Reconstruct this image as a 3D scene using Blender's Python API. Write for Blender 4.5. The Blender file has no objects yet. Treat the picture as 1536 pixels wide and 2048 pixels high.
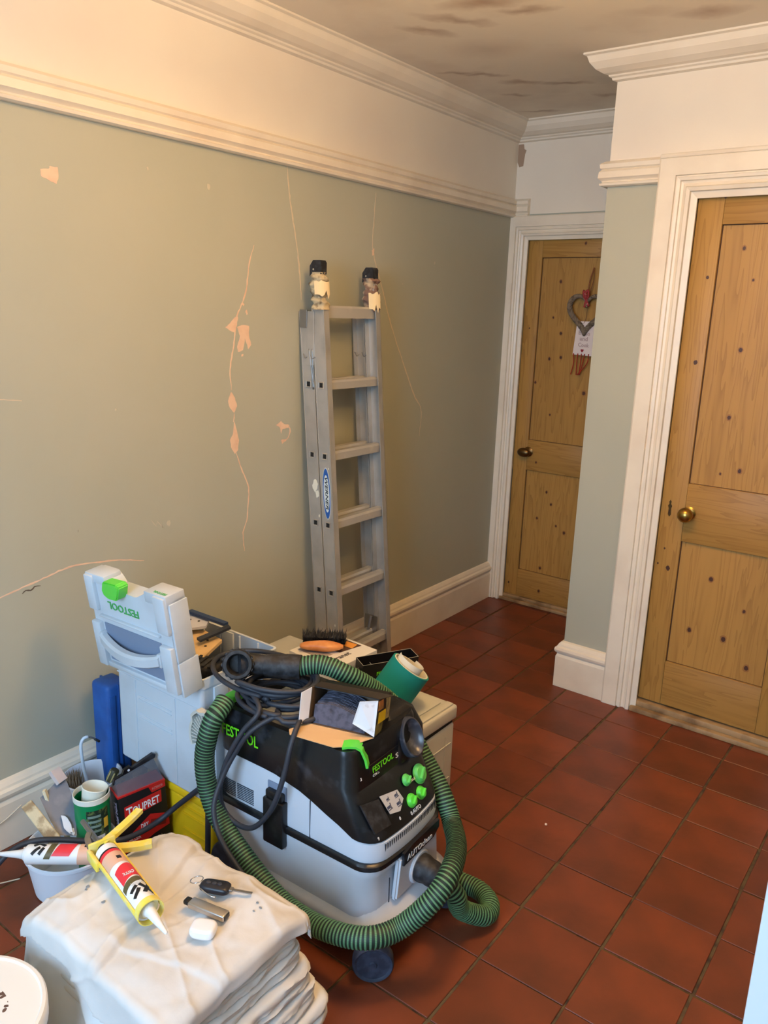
import bpy, bmesh, math, random
from math import sin, cos, pi, radians
from mathutils import Vector, Matrix, noise

random.seed(7)
sc = bpy.context.scene
COL = sc.collection
V = Vector

# ------------------------------------------------------------------ camera
cam_data = bpy.data.cameras.new('camera')
cam = bpy.data.objects.new('camera', cam_data)
COL.objects.link(cam)
_yaw, _pit, _rol = radians(36.75), radians(-14.325), 0.0332
_f = V((-sin(_yaw)*cos(_pit), cos(_yaw)*cos(_pit), sin(_pit)))
_r = _f.cross(V((0, 0, 1))).normalized()
_u = _r.cross(_f)
_r, _u = _r*cos(_rol)+_u*sin(_rol), -_r*sin(_rol)+_u*cos(_rol)
cam.matrix_world = Matrix(((_r.x, _u.x, -_f.x, 2.0839), (_r.y, _u.y, -_f.y, -0.6695),
                           (_r.z, _u.z, -_f.z, 1.5682), (0, 0, 0, 1)))
cam_data.sensor_fit = 'VERTICAL'
cam_data.sensor_height = 36
cam_data.lens = 1581.96/2048*36
cam_data.clip_start = 0.02
sc.camera = cam

# ------------------------------------------------------------------ light and exposure
def s2l(c):
    return tuple(((x/255)/12.92 if x/255 <= .04045 else ((x/255+.055)/1.055)**2.4) for x in c)

sc.view_settings.view_transform = 'Standard'
sc.view_settings.look = 'None'
sc.view_settings.gamma = 1
sc.view_settings.use_curve_mapping = False
sc.view_settings.exposure = -0.09
world = bpy.data.worlds.new('world')
sc.world = world
world.use_nodes = True
world.node_tree.nodes['Background'].inputs[0].default_value = (.6, .75, 1, 1)
world.node_tree.nodes['Background'].inputs[1].default_value = .6

def lamp(name, kind, loc, power, color, size=None, size_y=None, direction=None):
    d = bpy.data.lights.new(name, kind)
    d.energy = power
    d.color = color
    if kind == 'AREA':
        d.shape = 'RECTANGLE'
        d.size = size
        d.size_y = size_y or size
    else:
        d.shadow_soft_size = size
    o = bpy.data.objects.new(name, d)
    COL.objects.link(o)
    o.location = loc
    if direction:
        o.rotation_euler = V(direction).to_track_quat('-Z', 'Y').to_euler()
    return o

lamp('ceiling_bulb', 'POINT', (1.3, .80, 2.12), 27, (1.0, .60, .215), .10)
lamp('ceiling_fill', 'AREA', (1.3, .80, 2.26), 36, (1.0, .62, .25), .3, .3, (0, 0, 1))  # added upward fill that brightens the ceiling; no pendant is modelled
lamp('window_daylight', 'AREA', (1.55, -2.22, 1.62), 106, (.47, .71, 1.0), 1.3, 1.45, (-.22, 1, -.40))

# ------------------------------------------------------------------ materials
MATS = {}

def nd(nt, t, **kw):
    n = nt.nodes.new(t)
    for k, v in kw.items():
        setattr(n, k, v)
    return n

def mat(name, col, rough=.6, metal=0, spec=.5, noise_s=0, noise_c=None, noise_lo=.45, noise_hi=.7,
        bump=0, bump_s=60, alpha=1, trans=0, rnd=0, coat=0, detail=4):
    if name in MATS:
        return MATS[name]
    m = bpy.data.materials.new(name)
    m.use_nodes = True
    nt = m.node_tree
    b = nt.nodes['Principled BSDF']
    c = s2l(col)+(1,)
    b.inputs['Base Color'].default_value = c
    b.inputs['Roughness'].default_value = rough
    b.inputs['Metallic'].default_value = metal
    b.inputs['Specular IOR Level'].default_value = spec
    b.inputs['Alpha'].default_value = alpha
    b.inputs['Transmission Weight'].default_value = trans
    b.inputs['Coat Weight'].default_value = coat
    L = nt.links.new
    src = None
    tc = nd(nt, 'ShaderNodeTexCoord')
    if noise_s:
        n = nd(nt, 'ShaderNodeTexNoise')
        n.inputs['Scale'].default_value = noise_s
        n.inputs['Detail'].default_value = detail
        L(tc.outputs['Object'], n.inputs['Vector'])
        mr = nd(nt, 'ShaderNodeMapRange')
        mr.inputs[1].default_value = noise_lo
        mr.inputs[2].default_value = noise_hi
        L(n.outputs[0], mr.inputs[0])
        mx = nd(nt, 'ShaderNodeMix', data_type='RGBA')
        L(mr.outputs[0], mx.inputs[0])
        mx.inputs[6].default_value = c
        mx.inputs[7].default_value = s2l(noise_c)+(1,)
        src = mx.outputs[2]
        L(src, b.inputs['Base Color'])
    if rnd:
        oi = nd(nt, 'ShaderNodeObjectInfo')
        hs = nd(nt, 'ShaderNodeHueSaturation')
        m1 = nd(nt, 'ShaderNodeMapRange')
        m1.inputs[3].default_value = 1-rnd
        m1.inputs[4].default_value = 1+rnd
        L(oi.outputs['Random'], m1.inputs[0])
        L(m1.outputs[0], hs.inputs['Value'])
        if src:
            L(src, hs.inputs['Color'])
        else:
            hs.inputs['Color'].default_value = c
        L(hs.outputs[0], b.inputs['Base Color'])
    if bump:
        n2 = nd(nt, 'ShaderNodeTexNoise')
        n2.inputs['Scale'].default_value = bump_s
        n2.inputs['Detail'].default_value = 5
        L(tc.outputs['Object'], n2.inputs['Vector'])
        bp = nd(nt, 'ShaderNodeBump')
        bp.inputs['Strength'].default_value = bump
        bp.inputs['Distance'].default_value = .004 if bump_s < 100 else .0005
        L(n2.outputs[0], bp.inputs['Height'])
        L(bp.outputs[0], b.inputs['Normal'])
    MATS[name] = m
    return m

def wall_mat():
    m = bpy.data.materials.new('sage_and_cream_paint')
    m.use_nodes = True
    nt = m.node_tree
    b = nt.nodes['Principled BSDF']
    L = nt.links.new
    g = nd(nt, 'ShaderNodeNewGeometry')
    sx = nd(nt, 'ShaderNodeSeparateXYZ')
    L(g.outputs['Position'], sx.inputs[0])
    gt = nd(nt, 'ShaderNodeMath', operation='GREATER_THAN')
    gt.inputs[1].default_value = 2.06
    L(sx.outputs[2], gt.inputs[0])
    n = nd(nt, 'ShaderNodeTexNoise')
    n.inputs['Scale'].default_value = 2.3
    n.inputs['Detail'].default_value = 5
    L(g.outputs['Position'], n.inputs['Vector'])
    mr = nd(nt, 'ShaderNodeMapRange')
    mr.inputs[1].default_value = .35
    mr.inputs[2].default_value = .7
    L(n.outputs[0], mr.inputs[0])
    a = nd(nt, 'ShaderNodeMix', data_type='RGBA')
    a.inputs[6].default_value = s2l((170, 171, 155))+(1,)
    a.inputs[7].default_value = s2l((174, 174, 158))+(1,)
    L(mr.outputs[0], a.inputs[0])
    c = nd(nt, 'ShaderNodeMix', data_type='RGBA')
    c.inputs[6].default_value = s2l((232, 222, 205))+(1,)
    c.inputs[7].default_value = s2l((226, 214, 198))+(1,)
    L(mr.outputs[0], c.inputs[0])
    mx = nd(nt, 'ShaderNodeMix', data_type='RGBA')
    L(gt.outputs[0], mx.inputs[0])
    L(a.outputs[2], mx.inputs[6])
    L(c.outputs[2], mx.inputs[7])
    L(mx.outputs[2], b.inputs['Base Color'])
    b.inputs['Roughness'].default_value = .5
    b.inputs['Specular IOR Level'].default_value = .35
    n2 = nd(nt, 'ShaderNodeTexNoise')
    n2.inputs['Scale'].default_value = 9
    n2.inputs['Detail'].default_value = 6
    L(g.outputs['Position'], n2.inputs['Vector'])
    bp = nd(nt, 'ShaderNodeBump')
    bp.inputs['Strength'].default_value = .25
    bp.inputs['Distance'].default_value = .006
    L(n2.outputs[0], bp.inputs['Height'])
    L(bp.outputs[0], b.inputs['Normal'])
    return m

def blob_mat(name, base, blobs, col, rough=.8, soft=(.1, 1.35)):
    """paint with soft patches: blobs are (x, y, rx, ry, angle, strength) on the ceiling plane"""
    m = bpy.data.materials.new(name)
    m.use_nodes = True
    nt = m.node_tree
    b = nt.nodes['Principled BSDF']
    b.inputs['Roughness'].default_value = rough
    L = nt.links.new
    g = nd(nt, 'ShaderNodeNewGeometry')
    n = nd(nt, 'ShaderNodeTexNoise')
    n.inputs['Scale'].default_value = 11
    n.inputs['Detail'].default_value = 4
    L(g.outputs['Position'], n.inputs['Vector'])
    off = nd(nt, 'ShaderNodeVectorMath', operation='MULTIPLY_ADD')
    L(n.outputs['Color'], off.inputs[0])
    off.inputs[1].default_value = (.10, .10, 0)
    L(g.outputs['Position'], off.inputs[2])
    acc = None
    for (x, y, rx, ry, a, s) in blobs:
        mp = nd(nt, 'ShaderNodeMapping')
        mp.vector_type = 'TEXTURE'
        mp.inputs['Location'].default_value = (x+.05, y+.05, 2.48)
        mp.inputs['Rotation'].default_value = (0, 0, a)
        mp.inputs['Scale'].default_value = (rx, ry, 10)
        L(off.outputs[0], mp.inputs[0])
        ln = nd(nt, 'ShaderNodeVectorMath', operation='LENGTH')
        L(mp.outputs[0], ln.inputs[0])
        mr = nd(nt, 'ShaderNodeMapRange')
        mr.inputs[1].default_value = soft[1]
        mr.inputs[2].default_value = soft[0]
        mr.inputs[4].default_value = s
        L(ln.outputs['Value'], mr.inputs[0])
        if acc is None:
            acc = mr.outputs[0]
        else:
            mxm = nd(nt, 'ShaderNodeMath', operation='MAXIMUM')
            L(acc, mxm.inputs[0])
            L(mr.outputs[0], mxm.inputs[1])
            acc = mxm.outputs[0]
    n3 = nd(nt, 'ShaderNodeTexNoise')
    n3.inputs['Scale'].default_value = 3
    n3.inputs['Detail'].default_value = 5
    L(g.outputs['Position'], n3.inputs['Vector'])
    mr3 = nd(nt, 'ShaderNodeMapRange')
    mr3.inputs[1].default_value = .5
    mr3.inputs[2].default_value = .75
    mr3.inputs[4].default_value = .35
    L(n3.outputs[0], mr3.inputs[0])
    mm = nd(nt, 'ShaderNodeMath', operation='MAXIMUM')
    L(acc, mm.inputs[0])
    L(mr3.outputs[0], mm.inputs[1])
    mx = nd(nt, 'ShaderNodeMix', data_type='RGBA')
    L(mm.outputs[0], mx.inputs[0])
    mx.inputs[6].default_value = s2l(base)+(1,)
    mx.inputs[7].default_value = s2l(col)+(1,)
    L(mx.outputs[2], b.inputs['Base Color'])
    return m

def wood_mat(name, axis, c1, c2, rough=.45):
    m = bpy.data.materials.new(name)
    m.use_nodes = True
    nt = m.node_tree
    b = nt.nodes['Principled BSDF']
    b.inputs['Roughness'].default_value = rough
    b.inputs['Specular IOR Level'].default_value = .35
    L = nt.links.new
    g = nd(nt, 'ShaderNodeNewGeometry')
    oi = nd(nt, 'ShaderNodeObjectInfo')
    ad = nd(nt, 'ShaderNodeVectorMath', operation='ADD')
    ml = nd(nt, 'ShaderNodeMath', operation='MULTIPLY')
    ml.inputs[1].default_value = 17
    L(oi.outputs['Random'], ml.inputs[0])
    L(g.outputs['Position'], ad.inputs[0])
    L(ml.outputs[0], ad.inputs[1])
    mp = nd(nt, 'ShaderNodeMapping')
    mp.inputs['Scale'].default_value = (14, 14, .9) if axis == 'z' else (.9, 14, 14)
    L(ad.outputs[0], mp.inputs[0])
    n = nd(nt, 'ShaderNodeTexNoise')
    n.inputs['Scale'].default_value = 1
    n.inputs['Detail'].default_value = 3
    n.inputs['Distortion'].default_value = .4
    L(mp.outputs[0], n.inputs['Vector'])
    # growth rings: contour lines of a stretched noise
    m1 = nd(nt, 'ShaderNodeMath', operation='MULTIPLY')
    m1.inputs[1].default_value = 12
    L(n.outputs[0], m1.inputs[0])
    fr = nd(nt, 'ShaderNodeMath', operation='FRACT')
    L(m1.outputs[0], fr.inputs[0])
    pw = nd(nt, 'ShaderNodeMath', operation='POWER')
    pw.inputs[1].default_value = 3.0
    L(fr.outputs[0], pw.inputs[0])
    ms = nd(nt, 'ShaderNodeMath', operation='MULTIPLY')
    ms.inputs[1].default_value = .42
    L(pw.outputs[0], ms.inputs[0])
    mx = nd(nt, 'ShaderNodeMix', data_type='RGBA')
    L(ms.outputs[0], mx.inputs[0])
    mx.inputs[6].default_value = s2l(c1)+(1,)
    mx.inputs[7].default_value = s2l(c2)+(1,)
    n2 = nd(nt, 'ShaderNodeTexNoise')
    n2.inputs['Scale'].default_value = .35
    L(mp.outputs[0], n2.inputs['Vector'])
    hs = nd(nt, 'ShaderNodeHueSaturation')
    mr = nd(nt, 'ShaderNodeMapRange')
    mr.inputs[3].default_value = .82
    mr.inputs[4].default_value = 1.16
    L(n2.outputs[0], mr.inputs[0])
    L(mr.outputs[0], hs.inputs['Value'])
    L(mx.outputs[2], hs.inputs['Color'])
    L(hs.outputs[0], b.inputs['Base Color'])
    bp = nd(nt, 'ShaderNodeBump')
    bp.inputs['Strength'].default_value = .2
    bp.inputs['Distance'].default_value = .001
    L(fr.outputs[0], bp.inputs['Height'])
    L(bp.outputs[0], b.inputs['Normal'])
    MATS[name] = m
    return m

def hose_mat():
    m = bpy.data.materials.new('braided_hose')
    m.use_nodes = True
    nt = m.node_tree
    b = nt.nodes['Principled BSDF']
    b.inputs['Roughness'].default_value = .6
    L = nt.links.new
    uv = nd(nt, 'ShaderNodeUVMap')
    sx = nd(nt, 'ShaderNodeSeparateXYZ')
    L(uv.outputs[0], sx.inputs[0])
    a = nd(nt, 'ShaderNodeMath', operation='FRACT')      # u already counts braid turns
    L(sx.outputs[0], a.inputs[0])
    mr = nd(nt, 'ShaderNodeMapRange')
    mr.inputs[1].default_value = .54
    mr.inputs[2].default_value = .64
    L(a.outputs[0], mr.inputs[0])
    v2 = nd(nt, 'ShaderNodeMath', operation='MULTIPLY')
    v2.inputs[1].default_value = 44
    L(sx.outputs[1], v2.inputs[0])
    f2 = nd(nt, 'ShaderNodeMath', operation='FRACT')
    L(v2.outputs[0], f2.inputs[0])
    g2 = nd(nt, 'ShaderNodeMapRange')
    g2.inputs[1].default_value = .05
    g2.inputs[2].default_value = .25
    g2.inputs[3].default_value = .35
    L(f2.outputs[0], g2.inputs[0])
    mu = nd(nt, 'ShaderNodeMath', operation='MULTIPLY')
    L(mr.outputs[0], mu.inputs[0])
    L(g2.outputs[0], mu.inputs[1])
    mx = nd(nt, 'ShaderNodeMix', data_type='RGBA')
    mx.inputs[6].default_value = s2l((8, 32, 20))+(1,)
    mx.inputs[7].default_value = s2l((92, 140, 100))+(1,)
    L(mu.outputs[0], mx.inputs[0])
    L(mx.outputs[2], b.inputs['Base Color'])
    MATS['hose'] = m
    return m

# ------------------------------------------------------------------ mesh helpers
def world_loc(o):
    l = V((0, 0, 0))
    while o is not None:
        l += o.location
        o = o.parent
    return l

def link(name, bm, m, parent=None, kind=None, label=None, cat=None, group=None, smooth=False, autosmooth=None, loc=None):
    """geometry is authored in world metres; origin goes to loc or to the parent's place"""
    me = bpy.data.meshes.new(name)
    org = world_loc(parent) if parent else V(loc or (0, 0, 0))
    bmesh.ops.translate(bm, verts=bm.verts, vec=-org)
    bmesh.ops.recalc_face_normals(bm, faces=bm.faces)
    bm.to_mesh(me)
    bm.free()
    if m is not None:
        for x in (m if isinstance(m, (list, tuple)) else [m]):
            me.materials.append(x)
    if smooth or autosmooth:
        for p in me.polygons:
            p.use_smooth = True
        if autosmooth:
            me.set_sharp_from_angle(angle=radians(autosmooth))
    o = bpy.data.objects.new(name, me)
    COL.objects.link(o)
    if parent:
        o.parent = parent
    else:
        o.location = org
    if kind:
        o['kind'] = kind
    if label:
        o['label'] = label
    if cat:
        o['category'] = cat
    if group:
        o['group'] = group
    return o

def thing(name, loc, label, cat, group=None, kind=None):
    o = bpy.data.objects.new(name, None)
    COL.objects.link(o)
    o.location = loc
    o.empty_display_size = .05
    if kind:
        o['kind'] = kind
    else:
        o['label'] = label
        o['category'] = cat
    if group:
        o['group'] = group
    return o

def bx(bm, lo, hi, M=None, bevel=0, seg=2, mi=0):
    x0, y0, z0 = lo
    x1, y1, z1 = hi
    vs = [bm.verts.new(p) for p in ((x0, y0, z0), (x1, y0, z0), (x1, y1, z0), (x0, y1, z0),
                                    (x0, y0, z1), (x1, y0, z1), (x1, y1, z1), (x0, y1, z1))]
    fs = [bm.faces.new([vs[i] for i in f]) for f in ((0, 3, 2, 1), (4, 5, 6, 7), (0, 1, 5, 4), (1, 2, 6, 5), (2, 3, 7, 6), (3, 0, 4, 7))]
    for f in fs:
        f.material_index = mi
    if bevel:
        es = list({e for f in fs for e in f.edges})
        r = bmesh.ops.bevel(bm, geom=es, offset=bevel, segments=seg, affect='EDGES', profile=.5)
        vs = list({v for f in r['faces'] for v in f.verts} | {v for v in vs if v.is_valid})
    if M is not None:
        bmesh.ops.transform(bm, matrix=M, verts=[v for v in vs if v.is_valid])
    return vs

def box(name, lo, hi, m, parent=None, bevel=.002, M=None, seg=2, **k):
    bm = bmesh.new()
    bx(bm, lo, hi, M, bevel, seg)
    return link(name, bm, m, parent, autosmooth=(35 if bevel else None), **k)

def prism(bm, poly, d, closed=True):
    """poly: list of 3D points (planar); d: extrusion vector"""
    d = V(d)
    a = [bm.verts.new(V(p)) for p in poly]
    b = [bm.verts.new(V(p)+d) for p in poly]
    n = len(poly)
    bm.faces.new(a)
    bm.faces.new(b[::-1])
    for i in range(n):
        bm.faces.new((a[i], b[i], b[(i+1) % n], a[(i+1) % n]))

def smooth_path(pts, step=.01, closed=False):
    P = [V(p) for p in pts]
    out = []
    n = len(P)
    for i in range(n-1 if not closed else n):
        p0 = P[i-1] if (i > 0 or closed) else P[0]*2-P[1]
        p1 = P[i]
        p2 = P[(i+1) % n]
        p3 = P[(i+2) % n] if (i+2 < n or closed) else P[-1]*2-P[-2]
        k = max(2, int((p2-p1).length/step))
        # centripetal-ish Catmull-Rom
        for j in range(k):
            t = j/k
            out.append(.5*((2*p1)+(-p0+p2)*t+(2*p0-5*p1+4*p2-p3)*t*t+(-p0+3*p1-3*p2+p3)*t**3))
    if not closed:
        out.append(P[-1])
    return out

def tube(bm, pts, r, n=12, cap=True, rf=None, uvl=None, pitch=None, mi=0):
    P = [V(p) for p in pts]
    T = [(P[min(i+1, len(P)-1)]-P[max(i-1, 0)]).normalized() for i in range(len(P))]
    up = V((0, 0, 1)) if abs(T[0].z) < .9 else V((1, 0, 0))
    N = T[0].cross(up).normalized()
    rings = []
    L = 0
    Ls = []
    for i, (p, t) in enumerate(zip(P, T)):
        if i:
            L += (P[i]-P[i-1]).length
            N = (N-t*N.dot(t)).normalized()
        B = t.cross(N)
        ring = []
        for k in range(n):
            a = 2*pi*k/n
            rr = rf(L, a, i/(len(P)-1)) if rf else r
            ring.append(bm.verts.new(p+(N*cos(a)+B*sin(a))*rr))
        rings.append(ring)
        Ls.append(L)
    for i in range(len(rings)-1):
        for k in range(n):
            f = bm.faces.new((rings[i][k], rings[i][(k+1) % n], rings[i+1][(k+1) % n], rings[i+1][k]))
            f.material_index = mi
            if uvl:
                q = ((i, k), (i, k+1), (i+1, k+1), (i+1, k))
                for lp, (a, b) in zip(f.loops, q):
                    lp[uvl].uv = (Ls[a]/pitch+b/n, b/n)
    if cap:
        bm.faces.new(rings[0][::-1]).material_index = mi
        bm.faces.new(rings[-1]).material_index = mi
    return rings

def thicken(bm, t):
    """give an open surface a real thickness of t metres (positive: outwards copy stays, inner added)"""
    bmesh.ops.recalc_face_normals(bm, faces=bm.faces[:])
    bm.normal_update()
    fs = list(bm.faces)
    rim = [e for e in bm.edges if len(e.link_faces) == 1]
    under = {v: bm.verts.new(v.co+v.normal*t) for v in list(bm.verts)}
    for f in fs:
        bm.faces.new([under[v] for v in reversed(f.verts)])
    for e in rim:
        a, b = e.verts
        bm.faces.new((a, b, under[b], under[a]))

def cable(name, pts, r, m, parent=None, step=.01, n=10, **k):
    bm = bmesh.new()
    tube(bm, smooth_path(pts, step), r, n)
    return link(name, bm, m, parent, smooth=True, **k)

def frame_from(axis, origin):
    a = V(axis).normalized()
    t = V((0, 0, 1)) if abs(a.z) < .95 else V((1, 0, 0))
    x = t.cross(a).normalized()
    y = a.cross(x)
    o = V(origin)
    return Matrix(((x.x, y.x, a.x, o.x), (x.y, y.y, a.y, o.y), (x.z, y.z, a.z, o.z), (0, 0, 0, 1)))

def lathe(bm, prof, n=32, M=None, cap0=True, cap1=True, mi=0):
    rings = []
    for (r, z) in prof:
        ring = []
        for k in range(n):
            p = V((r*cos(2*pi*k/n), r*sin(2*pi*k/n), z))
            ring.append(bm.verts.new(M @ p if M else p))
        rings.append(ring)
    for i in range(len(rings)-1):
        for k in range(n):
            f = bm.faces.new((rings[i][k], rings[i][(k+1) % n], rings[i+1][(k+1) % n], rings[i+1][k]))
            f.material_index = mi
    if cap0:
        bm.faces.new(rings[0][::-1]).material_index = mi
    if cap1:
        bm.faces.new(rings[-1]).material_index = mi

def lathed(name, prof, m, parent=None, M=None, n=32, cap0=True, cap1=True, **k):
    bm = bmesh.new()
    lathe(bm, prof, n, M, cap0, cap1)
    return link(name, bm, m, parent, autosmooth=40, **k)

def loft(bm, rings, cap0=True, cap1=True, mi=0):
    R = [[bm.verts.new(p) for p in r] for r in rings]
    n = len(R[0])
    for i in range(len(R)-1):
        for k in range(n):
            bm.faces.new((R[i][k], R[i][(k+1) % n], R[i+1][(k+1) % n], R[i+1][k])).material_index = mi
    if cap0:
        bm.faces.new(R[0][::-1]).material_index = mi
    if cap1:
        bm.faces.new(R[-1]).material_index = mi

def sweep(bm, path, prof, side, up, closed=False):
    """profile (out, along-up) swept along a planar path with mitred corners.
    side(i) gives each segment's outward normal; up is a constant vector"""
    n = len(path)
    rings = []
    for i in range(n):
        p = V(path[i])
        s0 = side[i-1] if i > 0 else side[0]
        s1 = side[i] if i < n-1 else side[-1]
        s0, s1 = V(s0), V(s1)
        mv = (s0+s1)
        mv = mv/(mv.dot(s0)) if mv.length > 1e-6 else s0
        rings.append([bm.verts.new(p+mv*a+V(up)*b) for (a, b) in prof])
    m = len(prof)
    for i in range(n-1):
        for k in range(m):
            bm.faces.new((rings[i][k], rings[i][(k+1) % m], rings[i+1][(k+1) % m], rings[i+1][k]))
    bm.faces.new(rings[0])
    bm.faces.new(rings[-1][::-1])

def text(body, origin, xdir, ydir, height, m, parent, width=None, name='lettering', depth=.0004, label=None, italic=0):
    cu = bpy.data.curves.new('t', 'FONT')
    cu.body = body
    cu.resolution_u = 2
    cu.extrude = .01
    cu.offset = .012
    cu.shear = italic
    o = bpy.data.objects.new('t', cu)
    COL.objects.link(o)
    dg = bpy.context.evaluated_depsgraph_get()
    me = bpy.data.meshes.new_from_object(o.evaluated_get(dg))
    bpy.data.objects.remove(o)
    bm = bmesh.new()
    bm.from_mesh(me)
    xs = [v.co.x for v in bm.verts]
    ys = [v.co.y for v in bm.verts]
    x0, x1, y0, y1 = min(xs), max(xs), min(ys), max(ys)
    X, Y = V(xdir).normalized(), V(ydir).normalized()
    N = X.cross(Y)
    sy = height/(y1-y0)
    sx = (width/(x1-x0)) if width else sy
    for v in bm.verts:
        c = v.co.copy()
        v.co = V(origin)+X*(c.x-x0)*sx+Y*(c.y-y0)*sy+N*(depth if c.z > 0 else -depth)
    return link(name, bm, m, parent, label=label)

def plate(name, poly, thick, m, parent=None, **k):
    """flat polygon of 3D points given a thickness along its normal"""
    P = [V(p) for p in poly]
    n = (P[1]-P[0]).cross(P[2]-P[0]).normalized()
    bm = bmesh.new()
    prism(bm, P, n*thick)
    return link(name, bm, m, parent, **k)

# ------------------------------------------------------------------ common materials
M_cream = mat('cream_gloss', (232, 220, 200), .38, noise_s=6, noise_c=(222, 208, 188), bump=.12, bump_s=14)
M_corn = mat('cornice_paint', (228, 217, 200), .7, noise_s=5, noise_c=(220, 208, 190))
M_wall = wall_mat()
M_fill = mat('filler', (228, 196, 168), .9, noise_s=20, noise_c=(216, 178, 150))
M_pv = wood_mat('pine_upright', 'z', (172, 130, 66), (122, 80, 36))
M_ph = wood_mat('pine_across', 'x', (170, 128, 65), (122, 80, 36))
M_knot = mat('pine_knot', (70, 36, 14), .5)
M_knot2 = mat('pine_knot_halo', (148, 100, 46), .5)
M_gap = mat('shadow_gap_wood', (70, 42, 24), .8)
M_brass = mat('aged_brass', (176, 140, 72), .28, metal=1, noise_s=30, noise_c=(120, 90, 45))
M_bronze = mat('dark_bronze', (110, 84, 52), .35, metal=1)
M_black = mat('black_plastic', (20, 20, 22), .38, noise_s=26, noise_c=(58, 58, 58), noise_lo=.56, noise_hi=.85)
M_blackm = mat('black_matt', (24, 24, 27), .6, noise_s=60, noise_c=(52, 54, 60))
M_tile = mat('quarry_tile', (122, 58, 33), .42, noise_s=5, noise_c=(92, 46, 28), noise_lo=.35, noise_hi=.7,
             bump=.25, bump_s=22, rnd=.18, spec=.45)
M_grout = mat('floor_grout', (92, 74, 46), .95, noise_s=30, noise_c=(50, 36, 24))
M_strip = mat('threshold_wood', (168, 138, 98), .6, noise_s=14, noise_c=(120, 92, 60))
M_alu = mat('ladder_aluminium', (182, 179, 173), .4, metal=.5, noise_s=9, noise_c=(164, 161, 155), bump=.05, bump_s=80)
M_white = mat('white_plastic', (232, 232, 230), .4)

# ------------------------------------------------------------------ room shell
YB, YN, ZC, XP = 3.148, 2.359, 2.4846, .818
XR, YF = 2.95, -2.35

floor = thing('floor', (0, 0, 0), None, None, kind='structure')
box('grout_bed', (-.02, YF, -.05), (XR, YB+.1, -.004), M_grout, floor, bevel=0)
S, X0, Y0 = .229, 1.3164, 2.1918
J = .0028
xs = [X0+k*S for k in range(-6, 8)]
xs[0] = max(xs[0], 0.0)
ys = [Y0-k*S for k in range(-5, 14)][::-1]
tile_mesh = None
for i in range(len(xs)-1):
    for j in range(len(ys)-1):
        x0, x1 = xs[i], xs[i+1]
        y0, y1 = ys[j], ys[j+1]
        x1 = min(x1, XR)
        y1 = min(y1, YB+.05)
        if x1-x0 < .02 or y1-y0 < .02 or y1 < -.9:
            continue
        if x0 > XP+.03 and y0 > YN+.04:
            continue
        full = abs(x1-x0-S) < 1e-4 and abs(y1-y0-S) < 1e-4
        cx, cy = (x0+x1)/2, (y0+y1)/2
        if full and tile_mesh:
            o = bpy.data.objects.new('tile', tile_mesh)
            COL.objects.link(o)
            o.parent = floor
        else:
            hx, hy = (x1-x0)/2-.0036, (y1-y0)/2-.0021
            bm = bmesh.new()
            bx(bm, (-hx, -hy, -.02), (hx, hy, 0), bevel=.0015, seg=1)
            o = link('tile', bm, M_tile, floor)
            if full:
                tile_mesh = o.data
        o.location = (cx+random.uniform(-.0015, .0015), cy+random.uniform(-.0015, .0015), random.uniform(-.0012, 0))
        o.rotation_euler = (random.uniform(-.002, .002), random.uniform(-.002, .002), random.uniform(-.006, .006))

def wallbox(name, lo, hi, m=M_wall, parent=None):
    bm = bmesh.new()
    bx(bm, lo, hi)
    return link(name, bm, m, parent, kind=None if parent else 'structure')

wall_left = wallbox('wall_left', (-.1, YF, -.05), (0, YB+.1, ZC+.05))
wall_back = wallbox('wall_back', (0, YB+.03, -.05), (XP+.2, YB+.13, ZC+.05), M_wall)
wallbox('plaster', (0, YB, 2.0), (XP, YB+.03, ZC), M_wall, wall_back)
wallbox('plaster', (.66, YB, 0), (XP, YB+.03, 2.0), M_wall, wall_back)
ceil_blobs = [(.66, 1.66, .14, .05, .3, 1), (.50, 1.74, .12, .03, .9, .8), (.74, 1.78, .10, .03, .3, .9),
              (.37, 1.78, .10, .03, 1.0, .8), (.20, 2.24, .09, .022, .5, .9), (.27, 2.31, .09, .02, .6, .9),
              (.36, 2.49, .08, .03, .7, .9), (.50, 2.58, .12, .022, .4, 1), (.25, 2.64, .07, .02, .5, .8),
              (.58, 2.83, .07, .025, .4, .8), (.22, 2.95, .10, .02, .4, .8), (1.21, 2.09, .10, .05, .3, .8),
              (.45, 2.05, .14, .09, .4, .35), (1.05, 2.0, .12, .04, .3, .3), (.8, 2.3, .2, .1, .5, .25)]
M_ceil = blob_mat('ceiling_paint', (228, 218, 202), ceil_blobs, (176, 154, 136))
ceiling = wallbox('ceiling', (0, YF, ZC), (XR, YB, ZC+.06), M_ceil)
wall_right = wallbox('wall_right', (XR, YF, -.05), (XR+.1, YB, ZC+.05))
# partition with the near door
part = thing('wall_partition', (XP, YN, 0), None, None, kind='structure')
DX0, DX1, DZ = 1.147, 1.70, 1.993
wallbox('plaster', (XP, YN, 0), (DX0, YB, ZC), M_wall, part)
wallbox('plaster', (DX0, YN, DZ), (DX1, YB, ZC), M_wall, part)
wallbox('plaster', (DX1, YN, 0), (XR, YB, ZC), M_wall, part)
wallbox('plaster', (DX0, YN+.1, 0), (DX1, YB, DZ), M_wall, part)
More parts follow.
